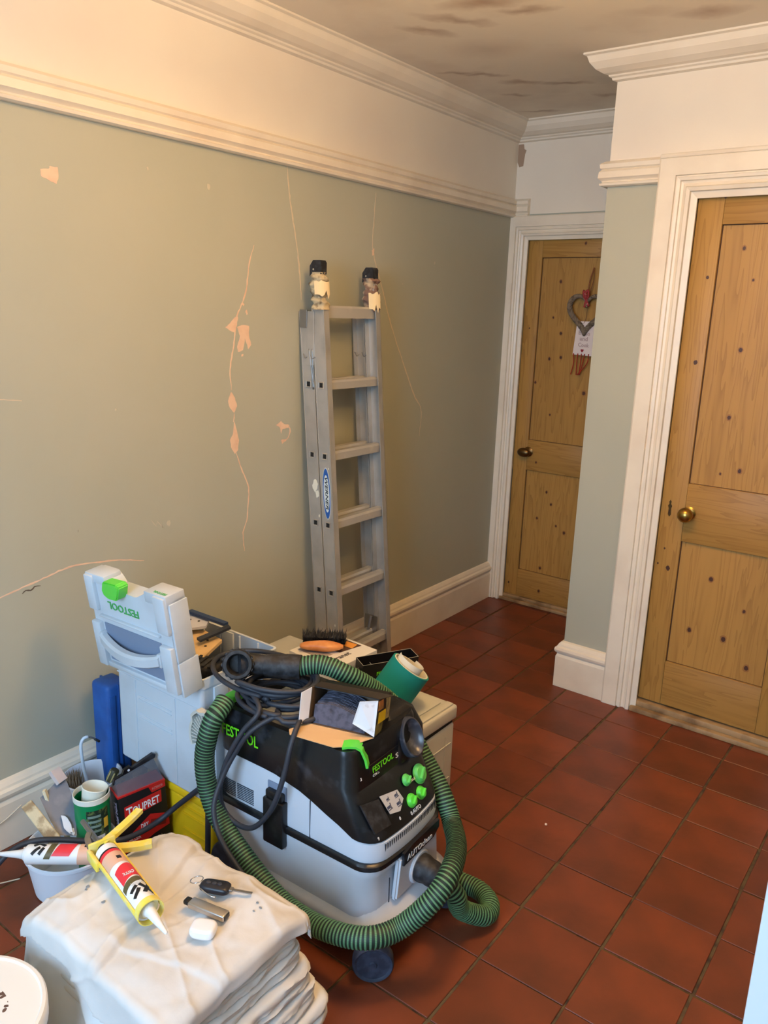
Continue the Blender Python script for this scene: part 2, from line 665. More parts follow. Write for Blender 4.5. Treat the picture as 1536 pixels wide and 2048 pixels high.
# front wall with the window that lets the daylight in
fw = thing('wall_front', (0, YF, 0), None, None, kind='structure')
WX0, WX1, WZ0, WZ1 = .90, 2.20, .88, 2.36
for lo, hi in (((0, YF-.1, 0), (WX0, YF, ZC)), ((WX1, YF-.1, 0), (XR, YF, ZC)), ((WX0, YF-.1, 0), (WX1, YF, WZ0)), ((WX0, YF-.1, WZ1), (WX1, YF, ZC))):
    wallbox('plaster', lo, hi, M_wall, fw)
win = thing('window_1', (WX0, YF, WZ0), None, None, kind='structure')
for lo, hi in (((WX0, YF-.08, WZ0), (WX0+.05, YF-.03, WZ1)), ((WX1-.05, YF-.08, WZ0), (WX1, YF-.03, WZ1)),
               ((WX0+.05, YF-.08, WZ0), (WX1-.05, YF-.03, WZ0+.05)), ((WX0+.05, YF-.08, WZ1-.05), (WX1-.05, YF-.03, WZ1)),
               ((1.53, YF-.08, WZ0+.05), (1.57, YF-.03, WZ1-.05))):
    box('window_frame', lo, hi, M_white, win)

# ------------------------------------------------------------------ wall marks
def onwall(name, yz, m=M_fill, t=.0008):
    c = V((0, sum(a for a, _ in yz)/len(yz), sum(b for _, b in yz)/len(yz)))
    # subdivide outline so it looks hand-filled
    out = []
    for i in range(len(yz)):
        a, b = yz[i], yz[(i+1) % len(yz)]
        for k in range(3):
            tt = k/3
            j = .0016 if k else 0
            out.append((a[0]+(b[0]-a[0])*tt+random.uniform(-j, j), a[1]+(b[1]-a[1])*tt+random.uniform(-j, j)))
    bm = bmesh.new()
    prism(bm, [(0.0, y, z) for y, z in out], (t, 0, 0))
    return link(name, bm, m, wall_left)

def crack(yz, w=.0022, m=M_fill):
    P = smooth_path([(0, a, b) for a, b in yz], .012)
    bm = bmesh.new()
    Lr = []
    for i, p in enumerate(P):
        d = (P[min(i+1, len(P)-1)]-P[max(i-1, 0)]).normalized()
        n = V((0, -d.z, d.y))
        jj = random.uniform(-.0012, .0012)
        ww = w*(.5+random.random()*.7)*(.4+.6*min(1, 6*min(i, len(P)-1-i)/len(P)+.05))
        c = p+n*jj
        Lr.append((c+n*ww, c-n*ww))
    V0 = [[bm.verts.new(q+V((.0007, 0, 0))) for q in l] for l in Lr]
    V1 = [[bm.verts.new(V((0, q.y, q.z))) for q in l] for l in Lr]
    for i in range(len(V0)-1):
        bm.faces.new((V0[i][0], V0[i][1], V0[i+1][1], V0[i+1][0]))
        bm.faces.new((V0[i][0], V0[i+1][0], V1[i+1][0], V1[i][0]))
        bm.faces.new((V0[i][1], V1[i][1], V1[i+1][1], V0[i+1][1]))
    return link('filled_crack', bm, m, wall_left)

for pl in ([(.56, 1.898), (.584, 1.902), (.589, 1.91), (.61, 1.91), (.611, 1.888), (.604, 1.867), (.582, 1.874), (.561, 1.881)],
           [(1.19, 1.494), (1.213, 1.508), (1.236, 1.528), (1.249, 1.529), (1.244, 1.502), (1.23, 1.478), (1.208, 1.485)],
           [(1.244, 1.495), (1.267, 1.502), (1.3, 1.499), (1.299, 1.468), (1.309, 1.434), (1.294, 1.42), (1.28, 1.458), (1.27, 1.417), (1.247, 1.411), (1.243, 1.428), (1.257, 1.465)],
           [(1.212, 1.276), (1.23, 1.254), (1.239, 1.225), (1.225, 1.202), (1.206, 1.221), (1.198, 1.245)],
           [(1.224, 1.174), (1.237, 1.137), (1.246, 1.104), (1.241, 1.069), (1.226, 1.056), (1.208, 1.083), (1.204, 1.109), (1.218, 1.128)],
           [(1.431, 1.14), (1.458, 1.153), (1.474, 1.14), (1.501, 1.134), (1.5, 1.123), (1.466, 1.122), (1.458, 1.105), (1.452, 1.128)],
           [(1.458, 1.081), (1.485, 1.082), (1.485, 1.075), (1.463, 1.065)],
           [(1.269, 1.572), (1.273, 1.576), (1.279, 1.57), (1.274, 1.565)],
           [(1.284, 1.55), (1.289, 1.555), (1.294, 1.538), (1.288, 1.536)],
           [(1.262, 1.402), (1.272, 1.404), (1.27, 1.397), (1.262, 1.396)],
           [(1.980, 1.80), (1.994, 1.81), (1.996, 1.785), (1.984, 1.78)]):
    onwall('filler_patch', pl)
M_faint = mat('faint_filler', (192, 186, 166), .7)
M_faint2 = mat('filler_line', (206, 190, 164), .8)
crack([(1.327, 1.769), (1.303, 1.702), (1.288, 1.619), (1.266, 1.569), (1.245, 1.532), (1.232, 1.46), (1.224, 1.418), (1.209, 1.351), (1.215, 1.282)], .0026, M_fill)
crack([(1.226, 1.2), (1.222, 1.17)], .002, M_fill)
crack([(1.231, 1.061), (1.25, 1.013), (1.268, .974), (1.29, .924), (1.286, .859), (1.28, .803), (1.26, .76), (1.266, .687)], .0026, M_fill)
crack([(1.502, 1.128), (1.506, 1.108), (1.496, 1.085), (1.484, 1.078)], .003, M_fill)
crack([(1.488, 2.043), (1.503, 1.935), (1.535, 1.803), (1.551, 1.717), (1.566, 1.594)], .0030, M_faint2)
crack([(1.997, 2.02), (1.989, 1.917), (1.987, 1.802), (2.059, 1.649), (2.127, 1.506), (2.225, 1.345), (2.321, 1.195), (2.383, 1.122), (2.376, 1.0)], .0030, M_faint2)
crack([(.36, 1.31), (.399, 1.305), (.459, 1.298)], .002, M_faint2)
crack([(.30, .74), (.35, .758), (.394, .767), (.47, .78), (.566, .796), (.667, .787), (.738, .777), (.827, .754)], .0026, M_fill)
for (y, z, s) in ((1.13, 1.93, .008), (.90, 1.95, .004), (.93, .86, .010), (2.44, 1.78, .006), (.75, 1.25, .003), (2.6, .62, .003), (.84, .56, .004), (2.2, 1.68, .003), (.60, .9, .003)):
    onwall('filler_dab', [(y+s*cos(a)*random.uniform(.6, 1), z+1.4*s*sin(a)*random.uniform(.6, 1)) for a in [k*pi/4 for k in range(8)]], M_faint)
crack([(.86, .885), (.88, .86), (.885, .875), (.905, .85), (.90, .87)], .0015, M_faint)
crack([(.415, .752), (.425, .760), (.44, .755), (.452, .764), (.47, .762)], .0022, mat('dark_scratch', (96, 84, 72), .8))
# bare patch in the top corner over the far door
bm = bmesh.new()
prism(bm, [(0.001, YB, 2.392), (.03, YB, 2.392), (.034, YB, 2.37), (.046, YB, 2.362), (.040, YB, 2.345), (.034, YB, 2.29), (.012, YB, 2.286), (.001, YB, 2.31)], (0, -.001, 0))
M_scar = mat('bare_plaster', (165, 140, 118), .9)
link('bare_patch', bm, M_scar, wall_back)

# ------------------------------------------------------------------ mouldings
corn = [(0, 0), (.098, 0), (.098, -.006), (.088, -.010), (.086, -.014), (.080, -.030), (.062, -.050), (.040, -.062), (.026, -.066), (.024, -.071), (.016, -.075), (.014, -.082), (0, -.086)]
def trim(name, path, side, prof, m, z, up=(0, 0, 1)):
    bm = bmesh.new()
    sweep(bm, [(x, y, z) for x, y in path], prof, side, up)
    return link(name, bm, m, None, kind='structure')
trim('trim_1', [(0, YF), (0, YB), (XP, YB), (XP, YN), (XR, YN)], [(1, 0, 0), (0, -1, 0), (-1, 0, 0), (0, -1, 0)], corn, M_corn, ZC)
rail = [(0, 0), (.012, 0), (.020, .004), (.022, .012), (.014, .016), (.016, .020), (.026, .030), (.024, .052), (.016, .060), (.022, .064), (.024, .078), (.012, .088), (0, .092)]
rail = [(a*1.15, b) for a, b in rail]
trim('trim_2', [(0, YF), (0, YB), (.09, YB)], [(1, 0, 0), (0, -1, 0)], rail, M_cream, 2.043)
trim('trim_3', [(XP, YB), (XP, YN), (1.03, YN)], [(-1, 0, 0), (0, -1, 0)], rail, M_cream, 2.040)
skirt = [(0, 0), (.024, 0), (.024, .138), (.021, .146), (.019, .150), (.021, .156), (.027, .160), (.030, .170), (.028, .180), (.020, .186), (.018, .193), (.010, .204), (0, .208)]
trim('baseboard_left', [(0, YF), (0, YB-.03)], [(1, 0, 0)], skirt, M_cream, 0)
trim('baseboard_partition', [(XP, YB), (XP, YN), (1.016, YN)], [(-1, 0, 0), (0, -1, 0)], skirt, M_cream, 0)
# door casings: profile (inward from opening edge, proud of wall)
arch = [(-.010, .002), (-.010, .010), (0, .012), (.012, .014), (.014, .026), (.026, .030), (.030, .022), (.040, .018), (.048, .020), (.050, .028), (.060, .030), (.062, .024), (.066, .024), (.068, .032), (.124, .034), (.130, .030), (.130, 0), (-.010, 0)]
def casing(name, x0, x1, z1, y, w=1.0, x_min=None):
    pr = [(a*w, b) for a, b in arch]
    bm = bmesh.new()
    path = [(x0, 0), (x0, z1), (x1, z1), (x1, 0)]
    rings = []
    for i, (px, pz) in enumerate(path):
        ring = []
        for a, b in pr:
            dx = -a if i < 2 else a
            dz = a if i in (1, 2) else 0
            q = V((px+dx, y-b, pz+dz))
            if x_min is not None:
                q.x = max(q.x, x_min)
            ring.append(bm.verts.new(q))
        rings.append(ring)
    for i in range(3):
        for k in range(len(pr)):
            bm.faces.new((rings[i][k], rings[i][(k+1) % len(pr)], rings[i+1][(k+1) % len(pr)], rings[i+1][k]))
    bm.faces.new(rings[0])
    bm.faces.new(rings[-1])
    return link(name, bm, M_cream, None, kind='structure')
casing('trim_4', DX0, DX1, DZ, YN)
box('trim_5', (1.018, YN-.036, 2.119), (1.84, YN, 2.134), M_cream, bevel=.004, kind='structure')
casing('trim_6', .088, .60, 1.943, YB, .82, .001)
# worn paint on the casing foot
# ------------------------------------------------------------------ doors
def door(name, x0, x1, z0, z1, y, stile, lock, top, bot, knots, muntin=None):
    d = thing(name, (x0, y, 0), None, None, kind='structure')
    T = .035
    g = .0006
    xa, xb = x0+stile, x1-stile
    box('stile', (x0+.002, y, z0), (xa-g, y+T, z1), M_pv, d, bevel=.0012)
    box('stile', (xb+g, y, z0), (x1-.002, y+T, z1), M_pv, d, bevel=.0012)
    box('rail', (xa, y+.0004, top), (xb, y+T, z1), M_ph, d, bevel=.0012)
    box('rail', (xa, y+.0004, lock[0]), (xb, y+T, lock[1]), M_ph, d, bevel=.0012)
    box('rail', (xa, y+.0004, z0), (xb, y+T, bot), M_ph, d, bevel=.0012)
    w = (xb-xa)/3
    for (a, b) in ((lock[1], top), (bot, lock[0])):
        bm = bmesh.new()
        bx(bm, (xa, y+.011, a), (xb, y+.022, b))
        link('panel', bm, M_pv, d)
        # thin shadow beads where panel meets frame
        for lo, hi in (((xa, y+.0105, a), (xa+.003, y+.0112, b)), ((xb-.003, y+.0105, a), (xb, y+.0112, b)),
                       ((xa, y+.0105, b-.003), (xb, y+.0112, b)), ((xa, y+.0105, a), (xb, y+.0112, a+.002))):
            box('panel_joint', lo, hi, M_gap, d, bevel=0)
    for (kx, kz, kr) in knots:
        inpanel = xa < kx < xb and (bot < kz < lock[0] or lock[1] < kz < top)
        yy = y+(.011 if inpanel else .0004)
        for rr, mm, dd in ((1.6, M_knot2, .0003), (1.0, M_knot, .0006)):
            bm = bmesh.new()
            pts = []
            for k in range(12):
                a = 2*pi*k/12
                q = kr*rr*random.uniform(.85, 1.1)
                pts.append((kx+q*cos(a)*.9, yy-dd, kz+q*sin(a)*1.15))
            prism(bm, pts, (0, dd+.0004, 0))
            link('knot', bm, mm, d)
    return d

d2 = door('door_2', DX0+.006, DX1, .052, DZ-.004, YN+.014, .093, (.741, .968), 1.896, .238,
          [(1.327, 1.816, .006), (1.219, 1.718, .006), (1.215, 1.418, .008), (1.355, 1.229, .007), (1.417, 1.04, .007), (1.362, 1.471, .007), (1.371, 1.71, .004),
           (1.352, 1.02, .004), (1.21, .623, .009), (1.169, .635, .004), (1.372, .612, .008), (1.318, .39, .008), (1.446, .387, .009), (1.504, .515, .006), (1.541, .296, .009), (1.188, .70, .004), (1.245, 1.985, .004)])
box('threshold', (DX0-.01, YN-.030, 0), (DX1, YN+.06, .020), M_strip, d2, bevel=.003)
box('threshold', (DX0-.005, YN-.008, .020), (DX1, YN+.06, .044), M_strip, d2, bevel=.003)
# brass knob of the near door
k2 = link('door_knob', (lambda bm: (lathe(bm, [(.024, 0), (.025, .003), (.020, .006), (.012, .008), (.010, .022), (.014, .028), (.025, .036), (.0285, .048), (.0265, .060), (.018, .069), (.006, .073)], 32, frame_from((0, -1, 0), (1.262, YN+.014, .856))), bm)[1])(bmesh.new()), M_brass, d2, autosmooth=50)
bm = bmesh.new()
prism(bm, [(1.188, YN+.0138, .895), (1.193, YN+.0138, .888), (1.191, YN+.0138, .880), (1.197, YN+.0138, .872), (1.194, YN+.0138, .862), (1.196, YN+.0138, .838), (1.190, YN+.0138, .830), (1.184, YN+.0138, .838), (1.185, YN+.0138, .862), (1.181, YN+.0138, .872), (1.186, YN+.0138, .880), (1.184, YN+.0138, .888)], (0, -.002, 0))
link('keyhole_plate', bm, M_bronze, d2)
box('keyhole', (1.1865, YN+.0105, .842), (1.1915, YN+.0115, .856), M_gap, d2, bevel=0)
d1 = door('door_1', .092, .60, .036, 1.940, YB+.012, .080, (.756, .919), 1.851, .190,
          [(.28, 1.735, .007), (.255, 1.558, .005), (.304, 1.481, .007), (.252, 1.35, .007), (.315, 1.361, .007), (.183, 1.224, .006), (.457, 1.19, .009), (.281, 1.063, .005), (.299, .649, .006),
           (.331, .586, .006), (.256, .497, .006), (.37, .474, .005), (.419, .445, .007), (.298, .221, .007), (.307, .092, .007), (.229, .803, .005), (.13, 1.5, .004), (.12, .1, .006), (.4, 1.915, .006)])
box('threshold', (.08, YB-.02, 0), (.70, YB+.05, .018), M_strip, d1, bevel=.003)
box('threshold', (.086, YB-.002, .018), (.70, YB+.05, .034), M_strip, d1, bevel=.003)
M_blue_edge = mat('blue_paint_edge', (70, 96, 150), .5)
box('painted_edge', (.0885, YB+.006, .04), (.0925, YB+.012, .75), M_blue_edge, d1, bevel=0, label='blue paint showing along the hinge gap')
bm = bmesh.new()
lathe(bm, [(.026, 0), (.027, .003), (.022, .006), (.011, .010), (.009, .030), (.012, .034)], 28, frame_from((0, -1, 0), (.180, YB+.012, .855)))
link('rose', bm, M_bronze, d1, autosmooth=45)
bm = bmesh.new()
Mk = Matrix.Translation((.172, YB-.030, .855)) @ Matrix.Diagonal((1.25, .62, .82, 1))
bmesh.ops.create_uvsphere(bm, u_segments=28, v_segments=16, radius=.030, matrix=Mk)
link('door_knob', bm, M_bronze, d1, smooth=True)

# white cabinet whose left edge shows at the right margin
cab = thing('cabinet', (1.985, .2, 0), 'plain tall white cabinet, only its left edge showing at the right margin', 'cabinet')
M_wd = mat('white_cabinet_paint', (214, 218, 222), .4)
box('carcass', (1.985, .22, .08), (2.46, .76, 1.33), M_wd, cab, bevel=.001)
box('plinth', (2.0, .25, 0), (2.45, .75, .08), M_wd, cab, bevel=.001)
box('door', (1.985, .200, .085), (2.218, .2195, 1.328), M_wd, cab, bevel=.002)
box('door', (2.222, .200, .085), (2.46, .2195, 1.328), M_wd, cab, bevel=.002)
box('cabinet_top', (1.984, .195, 1.33), (2.47, .77, 1.352), M_wd, cab, bevel=.003)

#@@OBJECTS@@
# ------------------------------------------------------------------ object materials
M_sys = mat('light_grey_case_plastic', (198, 206, 214), .45, noise_s=5, noise_c=(184, 190, 196))
M_sys2 = mat('warm_grey_case_plastic', (204, 204, 196), .5, noise_s=5, noise_c=(186, 184, 174))
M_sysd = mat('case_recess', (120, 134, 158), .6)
M_green = mat('bright_green_plastic', (92, 214, 70), .4)
M_greend = mat('knob_green', (96, 196, 96), .45)
M_gtext = mat('green_print', (110, 225, 30), .5)
M_gtext2 = mat('faded_green_print', (70, 168, 88), .5)
M_wtext = mat('white_print', (232, 232, 232), .5)
M_vac = mat('extractor_grey_plastic', (206, 212, 222), .35, noise_s=4, noise_c=(190, 194, 202))
M_vacd = mat('extractor_slot', (52, 58, 70), .7)
M_dust = mat('dusty_blue_grey', (118, 132, 142), .85, noise_s=16, noise_c=(178, 178, 172), noise_lo=.45, noise_hi=.62, bump=.3, bump_s=60)
M_rub = mat('dark_rubber', (34, 40, 56), .7, noise_s=40, noise_c=(58, 64, 82), noise_lo=.4)
M_blk = mat('glossy_black_plastic', (13, 14, 18), .32, noise_s=14, noise_c=(74, 76, 84), noise_lo=.56, noise_hi=.86, bump=.1, bump_s=60)
M_cab = mat('black_cable', (44, 48, 58), .55)
M_hose = hose_mat()
M_red = mat('red_print', (196, 30, 26), .5)
M_blackcard = mat('black_card', (20, 17, 18), .45)
M_yel = mat('yellow_case_plastic', (232, 186, 20), .45)
M_yelp = mat('yellow_paint', (240, 218, 84), .4, noise_s=40, noise_c=(232, 220, 150))
M_steel = mat('zinc_steel', (150, 150, 150), .35, metal=.9)
M_cloth = mat('cotton_dust_sheet', (214, 210, 206), .9, noise_s=5, noise_c=(198, 193, 188), bump=.5, bump_s=160)
M_cloth2 = mat('cotton_dust_sheet_lower', (214, 209, 202), .9, noise_s=4, noise_c=(196, 190, 182), bump=.25, bump_s=160)
M_stain = mat('grey_stain', (128, 136, 144), .9)
M_foil = mat('grey_steel_blade', (112, 118, 130), .5, metal=.25, noise_s=12, noise_c=(140, 142, 150), noise_lo=.5)
M_bluec = mat('blue_case', (34, 92, 170), .55, noise_s=8, noise_c=(26, 72, 140))
M_teal = mat('teal_abrasive_paper', (0, 138, 132), .75, bump=.3, bump_s=400)
M_paper = mat('cream_paper', (232, 226, 208), .8)
M_clear = mat('clear_plastic', (206, 212, 220), .12, alpha=.35, spec=.6)
M_smoke = mat('smoky_clear_plastic', (96, 100, 110), .15, alpha=.62, spec=.6)

# ================================================================== ladder
lad = thing('ladder', (.15, 1.715, 0), 'aluminium two-section ladder with rag-wrapped tops leaning on the sage wall', 'ladder')
M_edge = mat('bright_aluminium', (206, 202, 196), .3, metal=.8)
SL = -.082
def lx(x129, z):            # x at height z for something at x129 when z = 1.29
    return x129+.007+(1.29-z)*-SL
def stile(x129, ysign, y, z0, z1, w=.060):
    """I-shaped stile: web facing along y with two flanges turned inwards"""
    bm = bmesh.new()
    t = .0035
    d = .026*ysign
    prof = [(0, 0), (w, 0), (w, d), (w-t, d), (w-t, t*ysign), (t, t*ysign), (t, d), (0, d)]
    a = [(lx(x129, z0)+px, y+py, z0) for px, py in prof]
    dz = z1-z0
    prism(bm, a, (SL*dz, 0, dz))
    link('stile', bm, M_alu, lad)
    bm = bmesh.new()
    for x_ in (0, w-.004):  # lighter strips laid on to stand for the glint along the corners
        a = [(lx(x129, z0)+x_+q, y-.0012*ysign+r, z0) for q, r in ((0, 0), (.004, 0), (.004, .003*ysign), (0, .003*ysign))]
        prism(bm, a, (SL*dz, 0, dz))
    return link('stile_glint', bm, M_edge, lad)
YA, YBB = 1.55, 1.882
XR_, XF_ = .018, .081
stile(XR_, 1, YA, .0, 1.555)
stile(XF_, 1, YA, .0, 1.57)
stile(XR_, -1, YBB, .0, 1.555)
stile(XF_, -1, YBB, .0, 1.57)
# extension posts of the front section above the top bar
for ya, yb in ((YA+.002, YA+.026), (YBB-.026, YBB-.002)):
    bm = bmesh.new()
    prism(bm, [(lx(XF_+.010, 1.57), ya, 1.57), (lx(XF_+.052, 1.57), ya, 1.57), (lx(XF_+.052, 1.57), yb, 1.57), (lx(XF_+.010, 1.57), yb, 1.57)], (SL*.13, 0, .13))
    link('post', bm, M_alu, lad)
M_rung = mat('rung_aluminium', (192, 188, 180), .4, metal=.4, noise_s=18, noise_c=(206, 200, 188), noise_lo=.6, noise_hi=.75, bump=.15, bump_s=300)
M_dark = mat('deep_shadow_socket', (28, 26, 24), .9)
for z in (1.555, 1.29, 1.025, .760, .490, .222):
    for x129 in (XF_, XR_):
        if z > 1.5 and x129 == XR_:
            continue
        x = lx(x129, z)+.012
        bm = bmesh.new()
        hh = .017 if z < 1.5 else .022
        sec = [(x, z-hh), (x+.036, z-hh), (x+.036, z+hh-.008), (x+.030, z+hh), (x+.004, z+hh), (x, z+hh-.004)]
        prism(bm, [(a, YA+.0038, b) for a, b in sec], (0, YBB-YA-.0076, 0))
        link('rung', bm, M_rung, lad)
        if z > 1.5:
            continue
        bm = bmesh.new()
        cx = lx(x129, z)+.030
        lathe(bm, [(.0165, 0), (.0185, .0025), (.0165, .004), (.0125, .003), (.0125, 0)], 4, frame_from((0, -1, 0), (cx, YA, z)) @ Matrix.Rotation(pi/4, 4, 'Z'), cap0=False, cap1=False)
        link('rung_end', bm, M_edge, lad)
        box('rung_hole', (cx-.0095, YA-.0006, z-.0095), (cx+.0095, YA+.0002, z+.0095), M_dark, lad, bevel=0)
# top bracket plate and hooks
for x129, y0, y1 in ((XR_, YA-.006, YA+.0),):
    bm = bmesh.new()
    bx(bm, (lx(.024, 1.54), YA-.005, 1.495), (lx(.060, 1.54), YA-.001, 1.560), bevel=.001)
    link('bracket', bm, M_steel, lad)
bm = bmesh.new()
bx(bm, (lx(.055, 1.47), YA-.004, 1.36), (lx(.088, 1.47), YA-.0006, 1.555), bevel=.001)
bmesh.ops.transform(bm, matrix=Matrix.Identity(4), verts=bm.verts)
link('bracket', bm, M_alu, lad)
bm = bmesh.new()
bx(bm, (lx(XR_, .27)+.01, YBB-.031, .225), (lx(XR_, .27)+.075, YBB-.027, .300), bevel=.001)
link('bracket', bm, M_steel, lad, label='zinc-plated latch bracket at the foot')
bm = bmesh.new()
lathe(bm, [(.008, 0), (.008, .05)], 12, frame_from((0, -.3, -1), (lx(XR_, .27)+.05, YBB-.04, .30)))
link('latch_pin', bm, M_steel, lad)
for (ya, yy) in ((YA, YA-.003), (YBB, YBB-.030)):
    for xo in (.028, .064):
        x = lx(xo, 1.38)
        cable('wire_clip', [(x, yy, 1.40), (x+.012, yy-.002, 1.385), (x+.024, yy, 1.392)], .0016, M_steel, lad, step=.004, n=6)
cable('guide_wire', [(lx(.060, 1.42), YA-.003, 1.42), (lx(.068, 1.34), YA-.003, 1.34), (lx(.073, 1.27), YA-.002, 1.272)], .0022, M_steel, lad, n=6)
cable('guide_wire', [(lx(.076, 1.42), YA-.003, 1.42), (lx(.074, 1.34), YA-.003, 1.34), (lx(.069, 1.27), YA-.002, 1.272)], .0022, M_steel, lad, n=6)
# black end caps
for ya, yb, zc in ((YA-.002, YA+.030, 1.708), (YBB-.030, YBB+.002, 1.700)):
    bm = bmesh.new()
    xa = lx(XF_+.006, zc)
    prism(bm, [(xa-.004, ya, zc-.03), (xa+.050, ya, zc-.022), (xa+.050, ya, zc+.018), (xa+.044, ya, zc+.026), (xa+.012, ya, zc+.026), (xa-.004, ya, zc+.006)], (0, yb-ya, 0))
    link('end_cap', bm, M_blackm, lad, label='black plastic end cap')
    bm = bmesh.new()
    lathe(bm, [(.0035, 0), (.003, .0012)], 10, frame_from((0, -1, 0), (xa+.014, ya, zc-.006)))
    link('rivet', bm, M_edge, lad)
# rag wraps: lumpy cloth tied round the posts
M_rag1 = mat('stained_masking_rag', (188, 172, 138), .95, noise_s=26, noise_c=(110, 92, 70), noise_lo=.5, noise_hi=.6, bump=.8, bump_s=70)
M_rag2 = mat('brown_stained_rag', (124, 96, 82), .95, noise_s=22, noise_c=(176, 158, 132), noise_lo=.52, noise_hi=.6, bump=.8, bump_s=70)
M_tape = mat('cream_tape', (232, 208, 160), .8)
def rag(y, z0, z1, m, seed):
    bm = bmesh.new()
    rings = []
    nz = 26
    for i in range(nz):
        t = i/(nz-1)
        z = z0+(z1-z0)*t
        cx = lx(XF_+.031, z)
        ring = []
        for k in range(28):
            a = 2*pi*k/28
            fold = .0045*sin(t*30+a*1.2+seed)+.010*noise.noise(V((cos(a)*1.4+seed, sin(a)*1.4, t*5)))
            r = (.031+fold)*(1+.10*sin(t*pi*3+seed))*(.9 if t > .93 or t < .05 else 1)
            ring.append(V((cx+r*cos(a), y+r*.92*sin(a), z)))
        rings.append(ring)
    loft(bm, rings)
    return link('rag_wrap', bm, m, lad, autosmooth=50)
rag(YA+.012, 1.562, 1.692, M_rag1, 1.3)
rag(YBB-.014, 1.558, 1.685, M_rag2, 4.1)
def wrap_patch(y, z, ang, w, h, m, seed):
    """a torn strip of tape stuck on the rag"""
    bm = bmesh.new()
    A, B = [], []
    for i in range(8):
        a = ang+(i/7-.5)*w
        jt = h*(.5+.25*noise.noise(V((i*.9, seed, 0))))
        jb = h*(.5+.45*noise.noise(V((i*.9, seed+5, 0))))
        for lst, zz in ((A, z+jt), (B, z-jb)):
            cx = lx(XF_+.031, zz)
            lst.append(bm.verts.new((cx+.0425*cos(a), y+.040*sin(a), zz)))
    for i in range(7):
        bm.faces.new((A[i], A[i+1], B[i+1], B[i]))
    thicken(bm, .0012)
    return link('tape_strip', bm, m, lad)
wrap_patch(YA+.012, 1.637, -.55, 1.5, .046, M_tape, 1)
wrap_patch(YBB-.014, 1.600, -.6, 1.2, .060, M_tape, 3)
# maker's badge on the front near stile
bm = bmesh.new()
zc = .883
def oval(name, a, b, d, m, dz=0):
    bm = bmesh.new()
    pts = []
    for k in range(36):
        t = 2*pi*k/36
        z = zc+b*sin(t)
        pts.append((lx(XF_+.031, z)+a*cos(t), YA-.0004, z))
    prism(bm, pts, (0, -d, 0))
    return link(name, bm, m, lad)
M_bblue = mat('badge_blue', (22, 84, 160), .4)
M_bpale = mat('badge_pale', (206, 214, 212), .4)
oval('badge', .0200, .100, .0006, M_bpale)
oval('badge', .0180, .097, .0010, M_bblue)
oval('badge', .0140, .072, .0014, M_bpale)
text('WERNER', (lx(XF_+.025, .945), YA-.0020, .945), (.082, 0, -1), (1, 0, .082), .0135, mat('black_ink', (16, 16, 18), .5), lad, width=.124, italic=.3)
# paint splashes
for (x, y, z, s, ax) in ((XR_+.036, YA-.0004, .905, .022, 'y'), (XR_+.045, YA-.0004, .875, .014, 'y'), (XR_+.03, YA-.0004, .30, .010, 'y'), (XF_+.02, YA-.0004, .33, .006, 'y'),
                         (XF_+.045, YA-.0004, .98, .004, 'y'), (XR_+.05, YA-.0004, .79, .006, 'y'), (XF_+.04, YA-.0004, .36, .005, 'y')):
    bm = bmesh.new()
    prism(bm, [(lx(x, z)+s*.8*cos(a)*random.uniform(.5, 1), y, z+s*1.3*sin(a)*random.uniform(.5, 1)) for a in [k*pi/6 for k in range(12)]], (0, -.0006, 0))
    link('paint_splash', bm, mat('paint_splash', (222, 216, 196), .6), lad)

# ================================================================== cases
# yellow case under the open grey one
yc = thing('storage_case', (.42, .74, 0), 'yellow plastic case standing under the open grey case', 'case')
box('case_body', (.285, .606, 0), (.560, .885, .190), M_yel, yc, bevel=.012, seg=3)
box('case_lid', (.280, .600, .190), (.565, .890, .2185), M_yel, yc, bevel=.008, seg=3)
for z in (.060, .085, .135, .160):
    box('rib', (.44, .602, z), (.54, .6075, z+.006), M_yel, yc, bevel=.001)
# tall open case
oc = thing('tool_case', (.385, .71, .22), 'tall open light grey tool case with its lid standing up', 'case')
CX0, CX1, CY0, CY1, CZ0, CZ1 = .162, .545, .597, .885, .220, .590
def shell_case(parent, x0, x1, y0, y1, z0, z1, t, m, name='case_body', r=.014):
    def ring(a, z):
        pts = []
        for (cx, cy, a0) in ((x1-r, y1-r, 0), (x0+r, y1-r, pi/2), (x0+r, y0+r, pi), (x1-r, y0+r, 3*pi/2)):
            for k in range(5):
                an = a0+k*pi/8
                pts.append(V((cx+(r-a)*cos(an), cy+(r-a)*sin(an), z)))
        return pts
    bm = bmesh.new()
    loft(bm, [ring(.004, z0), ring(0, z0+.006), ring(0, z1-.03), ring(-.003, z1-.028), ring(-.003, z1), ring(t, z1), ring(t, z0+.01)])
    return link(name, bm, m, parent, autosmooth=30)
shell_case(oc, CX0, CX1, CY0, CY1, CZ0, CZ1, .005, M_sys)
# vertical stiffening steps on the inner far wall and the outer right wall
for i, (x, w) in enumerate(((.225, .004), (.305, .004), (.315, .05), (.39, .004), (.47, .004))):
    box('stiffener', (x, CY1-.011, .30), (x+w, CY1-.0045, CZ1-.004), M_sys, oc, bevel=.001)
for y, w in ((.64, .05), (.74, .05), (.82, .004)):
    box('stiffener', (CX1-.002, y, .235), (CX1+.0045, y+w, CZ1-.034), M_sys, oc, bevel=.0015)
# pressed panel lines on the near face
for lo, hi in (((.166, CY0-.0025, .500), (.541, CY0+.001, .504)), ((.25, CY0-.0025, .232), (.2535, CY0+.001, .50)), ((.43, CY0-.0025, .232), (.4335, CY0+.001, .50))):
    box('panel_line', lo, hi, M_sys, oc, bevel=.0008, seg=1)
for z in (.452, .440, .392, .380):
    box('panel_line', (.265, CY0-.003, z), (.415, CY0+.001, z+.004), M_sys, oc, bevel=.001, seg=1)
